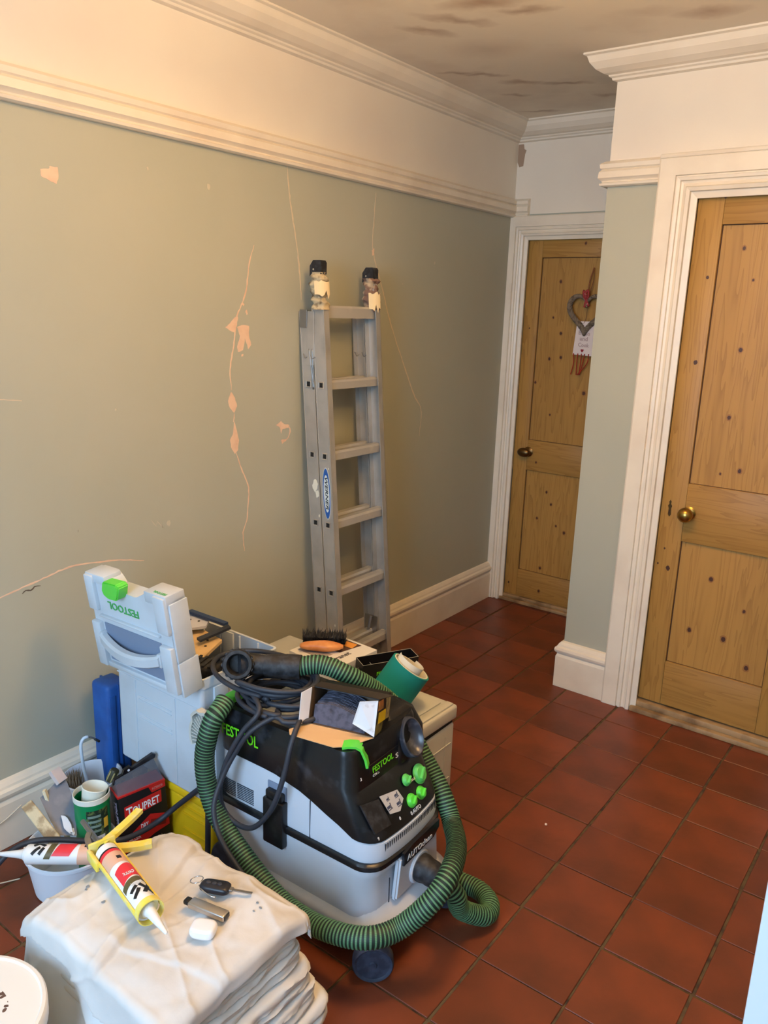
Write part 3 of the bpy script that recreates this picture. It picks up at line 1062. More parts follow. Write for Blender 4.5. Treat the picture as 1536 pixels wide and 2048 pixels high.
# lid: leans a little to the camera, outer face with carry handle
LB, LT = V((.199, .530, .553)), V((.197, .490, .845))
LX = V((1, 0, .03)).normalized()
LZ = (LT-LB)/.293
LN = LX.cross(LZ).normalized()      # points towards -y (outer face)
ML = Matrix(((LX.x, -LN.x, LZ.x, LB.x), (LX.y, -LN.y, LZ.y, LB.y), (LX.z, -LN.z, LZ.z, LB.z), (0, 0, 0, 1))) @ Matrix.Diagonal((.885, 1.15, 1, 1))
# local: x along width 0..0.395, y = depth inwards (+) from outer face, z up 0..0.293
bm = bmesh.new()
outl = [(.0, .035), (.012, .004), (.03, 0), (.36, 0), (.386, .006), (.395, .02), (.395, .275), (.383, .293), (.30, .293), (.285, .275), (.255, .262), (.24, .262), (.12, .262), (.105, .278), (.085, .293), (.012, .293), (0, .28)]
outl = [(a, b) for a, b in outl]
prism(bm, [(a, 0.004, b) for a, b in outl], (0, .048, 0))
bmesh.ops.bevel(bm, geom=[e for e in bm.edges if abs(e.verts[0].co.y-.004) < 1e-5 and abs(e.verts[1].co.y-.004) < 1e-5], offset=.004, segments=2, affect='EDGES')
# raised border mouldings
bx(bm, (.0, 0, .268), (.10, .05, .2945), bevel=.004)
bx(bm, (.295, 0, .262), (.395, .054, .2945), bevel=.004)
bx(bm, (.388, .006, .0), (.399, .062, .10), bevel=.002)
bx(bm, (.388, .006, .105), (.399, .056, .27), bevel=.002)
for x0, x1 in ((.0, .045), (.34, .393)):
    bx(bm, (x0, -.006, .185), (x1, .01, .29), bevel=.005)
    bx(bm, (x0, -.008, .012), (x1, .01, .150), bevel=.005)
bx(bm, (.045, -.004, .012), (.34, .008, .028), bevel=.003)
bx(bm, (.045, -.004, .168), (.34, .008, .175), bevel=.003)
bmesh.ops.transform(bm, matrix=ML, verts=bm.verts)
lid = link('lid', bm, M_sys, oc, autosmooth=30)
def onlid(name, lo, hi, m, bevel=.002, parent=None, **k):
    bm = bmesh.new()
    bx(bm, lo, hi, bevel=bevel)
    bmesh.ops.transform(bm, matrix=ML, verts=bm.verts)
    return link(name, bm, m, parent or lid, autosmooth=35, **k)
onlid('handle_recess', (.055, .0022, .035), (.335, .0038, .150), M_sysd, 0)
bm = bmesh.new()
hp = []
for k in range(13):
    t = k/12
    hp.append(V((.050+.29*t, -.020+.014*(2*t-1)**2, .105-.022*(1-(2*t-1)**2))))
rings = []
for q in hp:
    rings.append([q+V((0, a, b)) for a, b in ((-.010, -.011), (-.010, .011), (-.004, .017), (.008, .017), (.012, .010), (.012, -.010), (.008, -.016), (-.004, -.016))])
loft(bm, rings)
bx(bm, (.044, -.012, .085), (.060, .006, .125), bevel=.003)
bx(bm, (.328, -.012, .085), (.344, .006, .125), bevel=.003)
bmesh.ops.transform(bm, matrix=ML, verts=bm.verts)
link('handle', bm, M_sys, lid, autosmooth=40)
bm = bmesh.new()
prism(bm, [(.118, -.018, .270), (.140, -.024, .300), (.205, -.024, .302), (.212, -.020, .292), (.200, -.022, .262), (.190, -.022, .252), (.150, -.022, .250), (.128, -.020, .256)], (0, .030, 0))
bmesh.ops.bevel(bm, geom=bm.edges[:], offset=.003, segments=2, affect='EDGES')
bmesh.ops.transform(bm, matrix=ML, verts=bm.verts)
link('latch', bm, M_green, lid, autosmooth=35, label='bright green latch')
def lp(x, y, z):
    return ML @ V((x, y, z))
# maker's name reads upside down on the raised lid
text('FESTOOL', lp(.245, -.0005+.0035, .222), ML.to_3x3() @ V((-1, 0, 0)), ML.to_3x3() @ V((0, 0, -1)), .022, M_gtext2, lid, width=.135, depth=.0008)
text('FESTOOL', lp(.385, .014, .2952), ML.to_3x3() @ V((-1, 0, 0)), ML.to_3x3() @ V((0, -1, 0)), .009, M_gtext2, lid, width=.05, depth=.0004)

# things inside the open case
M_ply = mat('plywood_offcut', (222, 190, 140), .7, noise_s=20, noise_c=(196, 160, 112))
of = thing('plywood_offcut', (.30, .71, .47), 'pale drilled plywood offcut with a broken edge inside the open grey case', 'offcut')
bm = bmesh.new()
prism(bm, [(.20, .66, .542), (.29, .655, .541), (.335, .675, .545), (.375, .66, .542), (.395, .672, .544), (.405, .70, .550), (.385, .77, .564), (.372, .825, .575), (.28, .835, .577), (.20, .80, .570)], (0, 0, .010))
link('board', bm, M_ply, of)
for x, y in ((.355, .705), (.315, .725), (.355, .775), (.335, .80)):
    bm = bmesh.new()
    zz = .5412+.010+(y-.655)*.2
    lathe(bm, [(.004, 0), (.004, .0012)], 10, Matrix.Translation((x, y, zz+.0005)))
    link('drilled_hole', bm, M_dark, of)
p2 = thing('painted_board', (.24, .80, .50), 'smaller whitish painted offcut lying behind the bigger drilled one', 'offcut')
bm = bmesh.new()
prism(bm, [(.19, .77, .594), (.25, .77, .594), (.30, .825, .602), (.27, .865, .606), (.19, .865, .606)], (0, 0, .008))
link('board', bm, mat('pale_painted_board', (196, 200, 216), .6), p2)
for x, y in ((.225, .825), (.255, .835)):
    bm = bmesh.new()
    lathe(bm, [(.004, 0), (.004, .0014)], 10, Matrix.Translation((x, y, .610)))
    link('drilled_hole', bm, M_dark, p2)
sq = thing('try_square', (.30, .80, .60), 'dark blue L-shaped bar lying across the offcuts in the grey case', 'square')
bm = bmesh.new()
prism(bm, [(.19, .862, .6175), (.355, .866, .6175), (.355, .848, .6175), (.19, .844, .6175)], (0, 0, .008))
link('long_arm', bm, mat('dark_blue_metal', (38, 62, 104), .5), sq)
bm = bmesh.new()
prism(bm, [(.355, .866, .6095), (.375, .858, .6095), (.345, .765, .588), (.322, .770, .588)], (0, 0, .0078))
link('short_arm', bm, mat('dark_grey_metal', (46, 52, 66), .5), sq)
bl = thing('sanding_block', (.47, .69, .5), 'black ribbed rubber block piled in the open grey case', 'block')
bm = bmesh.new()
bx(bm, (.395, .655, .525), (.50, .725, .585), Matrix.Translation((.455, .69, .55)) @ Matrix.Rotation(.35, 4, 'Z') @ Matrix.Translation((-.455, -.69, -.55)), bevel=.012, seg=3)
link('block_body', bm, M_blackm, bl, autosmooth=40)
bm = bmesh.new()
for k in range(5):
    bx(bm, (.402+k*.019, .658, .584), (.410+k*.019, .722, .589), Matrix.Translation((.455, .69, .55)) @ Matrix.Rotation(.35, 4, 'Z') @ Matrix.Translation((-.455, -.69, -.55)), bevel=.001)
link('rib', bm, M_blackm, bl)
dt = thing('black_tool_bag', (.36, .71, .3), 'crumpled black cloth bundle filling the open grey case', 'bag')
bm = bmesh.new()
bmesh.ops.create_grid(bm, x_segments=30, y_segments=24, size=1)
for v in bm.verts:
    x, y = v.co.x, v.co.y
    v.co = V((.353+x*.174, .738+y*.124, .502+.030*noise.noise(V((x*2, y*2, 3)))+.018*noise.noise(V((x*6, y*6, 1)))-.02*max(abs(x), abs(y))**4))
r = bmesh.ops.extrude_face_region(bm, geom=bm.faces[:])
for v in [g for g in r['geom'] if isinstance(g, bmesh.types.BMVert)]:
    v.co.z = .24
link('cloth', bm, M_blackm, dt, autosmooth=60)

# far pair of cases against the ladder
fc = thing('storage_case', (.36, 1.14, 0), 'closed pale grey case at the foot of the ladder, behind the tall open case', 'case')
box('case_body', (.155, .965, 0), (.555, 1.345, .325), M_sys2, fc, bevel=.008, seg=3)
box('case_lid', (.150, .960, .328), (.560, 1.350, .372), M_sys2, fc, bevel=.010, seg=3)
box('lid_panel', (.19, 1.0, .372), (.52, 1.31, .377), M_sys2, fc, bevel=.003)
box('latch', (.33, .951, .285), (.39, .960, .35), M_sys2, fc, bevel=.003)
dc = thing('drawer_case', (.74, 1.17, 0), 'pale grey sorting case with lid slightly ajar, right of the dust extractor', 'case')
box('case_body', (.575, 1.01, 0), (.898, 1.338, .282), M_sys2, dc, bevel=.008, seg=3)
for z in (.215, .090):
    box('panel_line', (.897, 1.03, z), (.9005, 1.32, z+.003), M_sys2, dc, bevel=.0008, seg=1)
for a in (1.05, 1.285):
    box('panel_line', (.897, a, .03), (.9005, a+.003, .25), M_sys2, dc, bevel=.0008, seg=1)
Ml = Matrix.Translation((.57, 1.34, .296)) @ Matrix.Rotation(radians(-1.6), 4, 'X') @ Matrix.Translation((-.57, -1.34, -.296))
bm = bmesh.new()
bx(bm, (.570, 1.005, .296), (.905, 1.343, .345), Ml, bevel=.010, seg=3)
bx(bm, (.60, 1.03, .345), (.86, 1.31, .350), Ml, bevel=.003)
bx(bm, (.868, 1.02, .345), (.895, 1.33, .351), Ml, bevel=.003)
link('case_lid', bm, M_sys2, dc, autosmooth=35)
box('seal_gap', (.58, 1.015, .282), (.893, 1.332, .296), M_dark, dc, bevel=0)

# white abrasives carton with brush on top
wc = thing('abrasives_carton', (.48, 1.19, .377), 'white abrasives carton with an orange and black picture on the grey case', 'carton')
th = radians(-3)
def Rz(c, a):
    return Matrix.Translation(V(c)) @ Matrix.Rotation(a, 4, 'Z')
Mw = Rz((.46, 1.22, .378), th)
bm = bmesh.new()
bx(bm, (-.085, -.105, 0), (.125, .105, .072), Mw, bevel=.0015)
link('carton_body', bm, mat('white_card', (234, 230, 222), .6), wc)
def onM(M, name, poly, t, m, parent):
    bm = bmesh.new()
    prism(bm, [M @ V(q) for q in poly], (M.to_3x3() @ V(t)))
    return link(name, bm, m, parent)
onM(Mw, 'printed_picture', [(-.07, -.02, .0722), (.05, .0, .0722), (.065, .092, .0722), (-.07, .092, .0722)], (0, 0, .0006), mat('picture_brown', (88, 60, 48), .6), wc)
onM(Mw, 'printed_picture', [(.0, .045, .0729), (.058, .052, .0729), (.05, .088, .0729), (-.02, .08, .0729)], (0, 0, .0005), mat('picture_orange', (240, 160, 66), .6), wc)
onM(Mw, 'printed_picture', [(-.07, -.08, .0722), (.03, -.08, .0722), (.045, -.03, .0722), (-.07, -.03, .0722)], (0, 0, .0006), mat('picture_grey', (160, 150, 146), .6), wc)
onM(Mw, 'printed_picture', [(.1252, -.09, .004), (.1252, .03, .004), (.1252, .0, .034), (.1252, -.09, .026)], (.0006, 0, 0), mat('picture_yellow', (214, 186, 40), .6), wc)
text('Abranet', Mw @ V((.085, -.085, .0728)), Mw.to_3x3() @ V((0, 1, 0)), Mw.to_3x3() @ V((-1, 0, 0)), .022, mat('dark_ink', (70, 66, 70), .6), wc, width=.105)

br = thing('dusting_brush', (.40, 1.2, .45), 'wooden-backed dusting brush with black bristles lying on the white carton', 'brush')
bm = bmesh.new()
bd = V((.80, .60, 0)).normalized()
bn = V((-.60, .80, 0))
rings = []
for i in range(15):
    t = i/14
    c = V((.40, 1.14, .470))+bd*(t*.145)
    w = .024*(sin(pi*min(1, max(0, t*.94+.03)))**.38)*(1+.16*cos(t*2*pi*1.5))
    h = .018*(sin(pi*min(1, max(0, t*.94+.03)))**.5)
    rings.append([c+bn*(w*cos(a))+V((0, 0, h*sin(a))) for a in [2*pi*k/16 for k in range(16)]])
loft(bm, rings)
link('brush_back', bm, mat('varnished_wood', (226, 154, 92), .35, noise_s=24, noise_c=(206, 128, 68)), br, smooth=True)
bm = bmesh.new()
for i in range(900):
    t = random.random()
    r0 = random.random()
    c = V((.395, 1.16, .468))+bd*(t*.14)+bn*(.014+.016*r0)+V((0, 0, random.uniform(-.006, .014)))
    a = random.uniform(-.5, .5)
    tip = c+(bn*1.0+bd*a*.5+V((0, 0, random.uniform(-.35, .5)))).normalized()*random.uniform(.034, .056)
    sidev = bd*.0035+V((0, 0, .0015))
    up2 = V((0, 0, .0035))
    q = [bm.verts.new(c-sidev), bm.verts.new(c+sidev), bm.verts.new(c+up2), bm.verts.new(tip)]
    bm.faces.new((q[0], q[1], q[3]))
    bm.faces.new((q[1], q[2], q[3]))
    bm.faces.new((q[2], q[0], q[3]))
bo = link('bristles', bm, M_blackm, br)
bo['kind'] = 'stuff'

# black open cartons with green print and the teal roll
def open_carton(name, c, ang, tilt, sx, sy, sz, label, inner=False):
    o = thing(name, c, label, 'carton')
    M = Matrix.Translation(V(c)) @ Matrix.Rotation(ang, 4, 'Z') @ Matrix.Rotation(tilt, 4, 'X')
    t = .0015
    for nm, lo, hi in (('carton_side', (0, 0, 0), (sx, t, sz)), ('carton_side', (0, sy-t, 0), (sx, sy, sz)), ('carton_side', (0, t, 0), (t, sy-t, sz)), ('carton_side', (sx-t, t, 0), (sx, sy-t, sz)), ('carton_bottom', (t, t, 0), (sx-t, sy-t, t))):
        bm = bmesh.new()
        bx(bm, lo, hi, M)
        link(nm, bm, M_blackcard, o)
    bm = bmesh.new()      # pale cut edges
    for lo, hi in (((0, 0, sz), (sx, t, sz+.0006)), ((0, sy-t, sz), (sx, sy, sz+.0006)), ((0, t, sz), (t, sy-t, sz+.0006)), ((sx-t, t, sz), (sx, sy-t, sz+.0006))):
        bx(bm, lo, hi, M)
    link('cut_edge', bm, mat('grey_card_edge', (170, 168, 160), .8), o)
    return o, M
c1, Mc1 = open_carton('disc_carton', (.585, 1.13, .378), radians(60), 0, .115, .085, .060, 'open black abrasives carton beside the white carton, below the longer black one')
text('FESTOOL', Mc1 @ V((.02, -.0006, .028)), Mc1.to_3x3() @ V((1, 0, 0)), Mc1.to_3x3() @ V((0, 0, 1)), .010, M_gtext, c1, width=.055)
c2, Mc2 = open_carton('disc_carton', (.640, 1.175, .3555), radians(62), radians(4), .20, .06, .105, 'long black abrasives carton with green lettering, leaning against the teal roll')
text('FESTOOL', Mc2 @ V((.05, -.0006, .060)), Mc2.to_3x3() @ V((1, 0, 0)), Mc2.to_3x3() @ V((0, 0, 1)), .014, M_gtext, c2, width=.07)
onM(Mc2, 'label_patch', [(.13, -.0006, .04), (.155, -.0006, .04), (.155, -.0006, .065), (.13, -.0006, .065)], (0, -.0004, 0), mat('grey_label', (150, 150, 150), .6), c2)

tr = thing('abrasive_roll', (.80, 1.165, .36), 'roll of teal abrasive paper tilted on the pale grey sorting case', 'roll')
ax = V((.385, .40, .84)).normalized()
Mt = frame_from(ax, (.772, 1.147, .405))
bm = bmesh.new()
R_ = .066
prof = [(R_, 0), (R_, .118), (R_-.004, .112), (R_-.004, .002), (R_-.004, 0)]
rings = []
lathe(bm, [(R_-.005, 0), (R_, 0), (R_, .118), (R_-.005, .118), (R_-.005, 0)], 56, Mt, cap0=False, cap1=False)
link('outer_wrap', bm, M_teal, tr, autosmooth=40)
bm = bmesh.new()
lathe(bm, [(R_-.0051, .001), (R_-.0051, .1195), (R_-.009, .1195), (R_-.009, .001), (R_-.0051, .001)], 56, Mt, cap0=False, cap1=False)
link('paper_backing', bm, M_paper, tr, autosmooth=40)
bm = bmesh.new()
pts = []
for k in range(40):
    a = 1.2+k/40*1.5*pi
    r = R_-.016-.0006*k
    pts.append((r*cos(a), r*sin(a)))
A = [[bm.verts.new(Mt @ V((x, y, z))) for x, y in pts] for z in (.004, .136)]
for i in range(39):
    bm.faces.new((A[0][i], A[0][i+1], A[1][i+1], A[1][i]))
thicken(bm, .001)
link('inner_turn', bm, M_paper, tr, autosmooth=50)
bm = bmesh.new()
bx(bm, (-.075, -.055, 0), (.06, .03, .03), Rz((.765, 1.13, .352), radians(-30)), bevel=.002)
wd = thing('pad_box', (.765, 1.13, .352), 'small yellow and black carton wedged under the teal roll', 'carton')
link('carton_body', bm, mat('yellow_black_print', (200, 176, 70), .6, noise_s=40, noise_c=(30, 26, 22), noise_lo=.48, noise_hi=.52), wd)

# blue case by the wall
bc = thing('blue_case', (.07, .62, 0), 'slim blue case standing upright between wall and grey case', 'case')
box('case_body', (.036, .585, 0), (.125, .665, .435), M_bluec, bc, bevel=.014, seg=3)
box('seam', (.030, .622, .02), (.1275, .628, .432), mat('blue_case_seam', (28, 74, 140), .5), bc, bevel=.001)
box('seam', (.122, .590, .10), (.1275, .612, .40), M_bluec, bc, bevel=.002)
# ================================================================== dust extractor
va = radians(2.0)
VO = V((.600, .600, 0))
VU, VV = V((cos(va), sin(va), 0)), V((-sin(va), cos(va), 0))
MV = Matrix(((VU.x, VV.x, 0, VO.x), (VU.y, VV.y, 0, VO.y), (0, 0, 1, 0), (0, 0, 0, 1)))
MV3 = MV.to_3x3()
def W(u, v, z):
    return MV @ V((u, v, z))
vac = thing('dust_extractor', (.86, .76, 0), 'black and grey wheeled dust extractor with green knobs in front of the cases', 'vacuum')
def prect(u0, u1, v0, v1, r, zf, bow=.0, nn=7, ne=10, rr=None):
    pts = []
    rr = rr or r       # rear radius
    seq = ((u1-r, v1-r, 0, r), (u0+rr, v1-rr, pi/2, rr), (u0+rr, v0+rr, pi, rr), (u1-r, v0+r, 3*pi/2, r))
    raw = []
    for (cx, cy, a0, q) in seq:
        for k in range(nn):
            a = a0+(pi/2)*k/(nn-1)
            raw.append((cx+q*cos(a), cy+q*sin(a)))
        raw.append(None)
    cor = []
    cur = []
    for x in raw:
        if x is None:
            cor.append(cur)
            cur = []
        else:
            cur.append(x)
    allp = []
    for i in range(4):
        allp += cor[i]
        a, b = cor[i][-1], cor[(i+1) % 4][0]
        for k in range(1, ne):
            allp.append((a[0]+(b[0]-a[0])*k/ne, a[1]+(b[1]-a[1])*k/ne))
    for (u, v) in allp:
        z = zf(u, v) if callable(zf) else zf
        t = (v-v0)/(v1-v0)
        fu = max(0, (u-u0)/(u1-u0))
        uu = u+bow*(1-(2*t-1)**2)*fu**6
        pts.append(W(uu, v, z))
    return pts
def interp(tab):
    def f(u, v=0):
        for (a, b), (c, d) in zip(tab, tab[1:]):
            if u <= c:
                t = max(0, (u-a)/(c-a))
                t = t*t*(3-2*t)*.5+t*.5
                return b+(d-b)*t
        return tab[-1][1]
    return f
H1 = interp([(0, .421), (.20, .419), (.30, .402), (.39, .371), (.47, .340), (.515, .334), (.6, .334)])
# wheelbase tray
bm = bmesh.new()
loft(bm, [prect(.03, .50, .01, .305, .05, .060), prect(.0, .540, -.014, .329, .055, .064, .02), prect(-.014, .556, -.026, .341, .062, .080, .022),
          prect(-.014, .558, -.027, .342, .062, .112, .022), prect(-.008, .552, -.021, .336, .060, .122, .020), prect(.0, .530, -.006, .321, .050, .134, .014), prect(.006, .518, -.002, .317, .045, .150, .012)])
link('chassis', bm, M_vac, vac, autosmooth=40)
bm = bmesh.new()
loft(bm, [prect(-.002, .518, -.010, .324, .05, .130, .014), prect(.0, .514, -.006, .320, .045, .185, .012), prect(.0, .512, -.003, .317, .045, .235, .012), prect(-.004, .518, -.004, .319, .045, .243, .012), prect(-.004, .518, -.004, .319, .045, .264, .012)])
link('dust_container', bm, M_vac, vac, autosmooth=40)
bm = bmesh.new()
loft(bm, [prect(-.006, .520, -.006, .321, .045, .262, .014), prect(-.010, .526, -.010, .325, .048, .266, .016), prect(-.010, .526, -.010, .325, .048, .278, .016), prect(-.006, .520, -.006, .321, .045, .283, .014)])
link('seal_band', bm, M_blk, vac, autosmooth=40)
bm = bmesh.new()
loft(bm, [prect(0, .520, 0, .315, .05, .281, .016), prect(-.002, .522, -.002, .317, .05, .295, .016), prect(.0, .518, .0, .315, .05, lambda u, v: H1(u)-.004, .016), prect(.004, .508, .004, .311, .05, H1, .014)])
link('motor_housing', bm, M_vac, vac, autosmooth=40)
# black hood
def Hc(u, v):
    f = max(0, min(1, (u-.30)/.155))
    return .500+(.437-.500)*f**1.6
def Ht(u, v):
    return .538+.010*max(0, min(1, (u-.2)/.2))
bm = bmesh.new()
loft(bm, [prect(.006, .500, .006, .309, .05, lambda u, v: H1(u)-.01, .014), prect(-.004, .516, -.004, .319, .052, lambda u, v: H1(u)+.001, .016),
          prect(-.004, .514, -.004, .319, .052, lambda u, v: H1(u)+.008, .014),
          prect(.0, .462, .0, .315, .040, Hc, .006), prect(.002, .452, .003, .312, .034, lambda u, v: Hc(u, v)+.006, .006),
          prect(.004, .440, .008, .307, .030, lambda u, v: Ht(u, v)-.012, .006), prect(.008, .434, .012, .303, .028, Ht, .005),
          prect(.028, .372, .032, .285, .02, lambda u, v: Ht(u, v)-.003), prect(.034, .366, .038, .279, .018, .508)])
link('hood', bm, M_blk, vac, autosmooth=38)
box('deck', (.036, .040, .500), (.364, .277, .5105), M_dust, vac, M=MV, bevel=.002)
for lo, hi in (((.06, .075, .5105), (.34, .090, .519)), ((.06, .225, .5105), (.34, .240, .519)), ((.06, .090, .5105), (.075, .225, .519))):
    box('deck_rib', lo, hi, M_dust, vac, M=MV, bevel=.003)
# green corner latches
bm = bmesh.new()
pl = [(.335, .020), (.375, .012), (.442, .052), (.444, .085), (.425, .082), (.40, .060), (.34, .042)]
def band(path, w, t):
    pass
rings = []
for (u, v, z, w) in ((.400, .036, .553, .017), (.412, .044, .556, .017), (.428, .056, .555, .017), (.440, .064, .546, .017), (.4495, .070, .520, .016), (.4535, .072, .498, .015)):
    rings.append((u, v, z, w))
R2 = []
for i, (u, v, z, w) in enumerate(rings):
    c = V((u, v, z))
    a = V(rings[min(i+1, 5)][:3])-V(rings[max(i-1, 0)][:3])
    a.normalize()
    s = V((-.55, 1.0, 0)).normalized()
    n = a.cross(s).normalized()
    R2.append([W(*(c+s*w)), W(*(c-s*w)), W(*(c-s*w-n*.006)), W(*(c+s*w-n*.006))])
loft(bm, R2)
link('latch', bm, M_green, vac, autosmooth=30, label='bright green front latch')
bm = bmesh.new()
bx(bm, (-.004, .035, .535), (.030, .085, .556), MV, bevel=.006)
link('latch', bm, M_green, vac, autosmooth=30, label='bright green rear latch')
# accessory holder tower, front far corner
bm = bmesh.new()
def tw(u0, u1, v0, v1, z, r=.02):
    return prect(u0, u1, v0, v1, r, z)
loft(bm, [tw(.30, .464, .190, .318, .40), tw(.30, .462, .188, .322, .452), tw(.315, .452, .192, .330, .500), tw(.33, .425, .198, .322, .545), tw(.345, .405, .205, .305, .560)])
link('accessory_holder', bm, M_blk, vac, autosmooth=40)
hn = V((.90, -.16, .40)).normalized()
Mh = MV @ frame_from(hn, (.436, .250, .487)) @ Matrix.Scale(1.18, 4)
bm = bmesh.new()
lathe(bm, [(.036, -.02), (.040, .022), (.0385, .031), (.035, .033), (.032, .028), (.026, .021), (.016, .016), (.003, .0145)], 36, Mh @ Matrix.Diagonal((.80, 1.15, 1, 1)), cap0=False)
link('tool_holder_cup', bm, mat('dusty_black_cup', (52, 54, 62), .3, noise_s=30, noise_c=(96, 98, 106), noise_lo=.5), vac, autosmooth=40)
# control panel details; panel plane runs from crease (u .462, z .437) down to (u .514, z .342)
PN = V((.877, 0, .480)).normalized()
PD = V((.480, 0, -.877)).normalized()     # downhill
P0 = V((1.060, .75, .4345))
def onpanel(x, y, z, lift=0):
    """drop a world point onto the panel plane"""
    q = V((x, y, z))
    n = (MV3 @ V((PN.x, PN.y, PN.z))).normalized()
    o = W(.4680, .15, .437)
    o2 = o
    d = (q-o2).dot(n)
    t = max(0, 1-((y-.6)/.315*2-1)**2)
    return q-n*d+n*(lift+.005*t)
pn = (MV3 @ PN).normalized()
for (p, r, m) in (((1.076, .862, .399), .021, M_greend), ((1.071, .804, .407), .0125, M_greend), ((1.096, .840, .363), .0140, M_green), ((1.096, .796, .363), .0145, M_green)):
    c = onpanel(*p, lift=.001)
    Mk = frame_from(pn, c)
    bm = bmesh.new()
    lathe(bm, [(r*1.22, 0), (r*1.22, .0015), (r*1.05, .002), (r, .003), (r*.96, .008), (r*.86, .010), (r*.3, .0105)], 32, Mk)
    kn = link('control_knob', bm, m, vac, autosmooth=40)
    bm = bmesh.new()
    bx(bm, (-r*.82, -r*.20, .008), (r*.82, r*.20, .0165), Mk @ Matrix.Rotation(.6, 4, 'Z'), bevel=.002)
    link('grip_bar', bm, m, kn, autosmooth=30)
def panel_poly(name, pts, m, lift, t=.0008, parent=None, **k):
    bm = bmesh.new()
    prism(bm, [onpanel(*p, lift=lift) for p in pts], pn*t)
    return link(name, bm, m, parent or vac, **k)
st = panel_poly('instruction_sticker', [(1.067, .691, .415), (1.073, .758, .403), (1.087, .768, .379), (1.098, .742, .362), (1.092, .705, .370)], mat('sticker_silver', (196, 196, 200), .5), .0035)
for i, (x, y, z, s) in enumerate(((1.085, .712, .384, .010), (1.078, .748, .396, .008), (1.088, .748, .378, .010), (1.076, .715, .400, .006))):
    c = onpanel(x, y, z, lift=.0044)
    bm = bmesh.new()
    bx(bm, (-s, -s*.35, 0), (s*.2, s*.35, .0004), frame_from(pn, c), bevel=0)
    bx(bm, (s*.3, -s*.6, 0), (s*.6, s*.8, .0004), frame_from(pn, c), bevel=0)
    bx(bm, (-s*.9, -s*.8, 0), (s*.9, -s*.6, .0004), frame_from(pn, c), bevel=0)
    link('pictogram', bm, mat('dark_blue_ink', (70, 78, 104), .5), st)
panel_poly('socket_flap', [(1.062, .622, .424), (1.068, .683, .412), (1.102, .694, .352), (1.099, .634, .357)], M_blackm, .003, .005)
tx = (MV3 @ V((0, 1, 0)))
ty = (MV3 @ (-PD))
text('0 AUTO', onpanel(1.110, .775, .336, lift=.0035), tx, ty, .010, M_wtext, vac, width=.045)
text('0', onpanel(1.106, .730, .345, lift=.0035), tx, ty, .009, M_wtext, vac)
text('9', onpanel(1.108, .640, .340, lift=.0035), tx, ty, .008, M_wtext, vac)
text('I MAX', onpanel(1.078, .815, .396, lift=.003), tx, ty, .006, M_wtext, vac)
# upper front lettering
fx = MV3 @ V((0, 1, 0))
fy = (MV3 @ V((-.16, 0, 1))).normalized()
box('name_plate', (.4475, .075, .452), (.4530, .200, .494), M_blk, vac, M=MV, bevel=.001)
text('FESTOOL', W(.4552, .088, .4685), fx, fy, .017, M_gtext, vac, width=.088)
text('CTM 26 E AC', W(.4555, .088, .4575), fx, fy, .0065, M_wtext, vac, width=.048)
text('S', W(.4555, .186, .4620), fx, fy, .013, M_wtext, vac, width=.012)
text('2', W(.4530, .040, .470), fx, fy, .008, M_wtext, vac)
# side lettering, slots, clip
sx_ = MV3 @ V((1, 0, 0))
sz_ = V((0, 0, 1))
text('FESTOOL', W(.028, -.0050, .468), sx_, sz_, .032, M_gtext, vac, width=.130)
bm = bmesh.new()
for k in range(9):
    z = .334-.0052*k
    bx(bm, (.012, -.0030, z), (.072, .002, z+.0024), MV)
    bx(bm, (.078, -.0030, z), (.138, .002, z+.0024), MV)
link('air_slots', bm, M_vacd, vac)
# front air slots along the lower lip
bm = bmesh.new()
for k in range(30):
    v = .045+k*.0078
    t = v/.315
    uu = .5195+.0150*(1-(2*t-1)**2)
    bx(bm, (uu-.004, v, .300), (uu+.0015, v+.0036, .326), MV)
link('air_slots', bm, M_vacd, vac)
bm = bmesh.new()
bx(bm, (.188, -.022, .222), (.256, .002, .352), MV, bevel=.004)
bx(bm, (.194, -.018, .352), (.250, .002, .375), MV, bevel=.004)
cl = link('side_clip', bm, M_black, vac, autosmooth=35)
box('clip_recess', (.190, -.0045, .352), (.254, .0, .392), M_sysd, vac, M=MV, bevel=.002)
for u in (.330,):
    box('panel_seam', (u, -.0028, .283), (u+.0016, .001, H1(u)-.004), M_vacd, vac, M=MV, bevel=0)
box('panel_seam', (.440, .0, .0), (.4402, .001, .001), M_vacd, vac, M=MV, bevel=0) if False else None
# inlet block with the name plate
bm = bmesh.new()
prism(bm, [W(.528, .075, .150), W(.528, .090, .262), W(.528, .262, .262), W(.528, .275, .150)], MV3 @ V((.016, 0, 0)))
bmesh.ops.bevel(bm, geom=bm.edges[:], offset=.005, segments=2, affect='EDGES')
link('inlet_panel', bm, M_vac, vac, autosmooth=40)
bm = bmesh.new()
prism(bm, [W(.542, .098, .242), W(.542, .098, .276), W(.542, .140, .284), W(.542, .262, .284), W(.542, .262, .262), W(.542, .236, .245)], MV3 @ V((.008, 0, 0)))
link('auto_plate', bm, M_blk, vac)
text('AUTOclean', W(.5504, .112, .249), fx, (MV3 @ V((0, 0, 1))), .0165, M_wtext, vac, width=.115)
box('slot_line', (.532, .060, .155), (.5335, .0630, .225), M_vacd, vac, M=MV, bevel=0)
Mi = MV @ frame_from((1, 0, 0), (.540, .178, .192))
bm = bmesh.new()
lathe(bm, [(.044, 0), (.044, .006), (.040, .010), (.036, .010)], 36, Mi)
link('inlet_ring', bm, M_vac, vac, autosmooth=40)
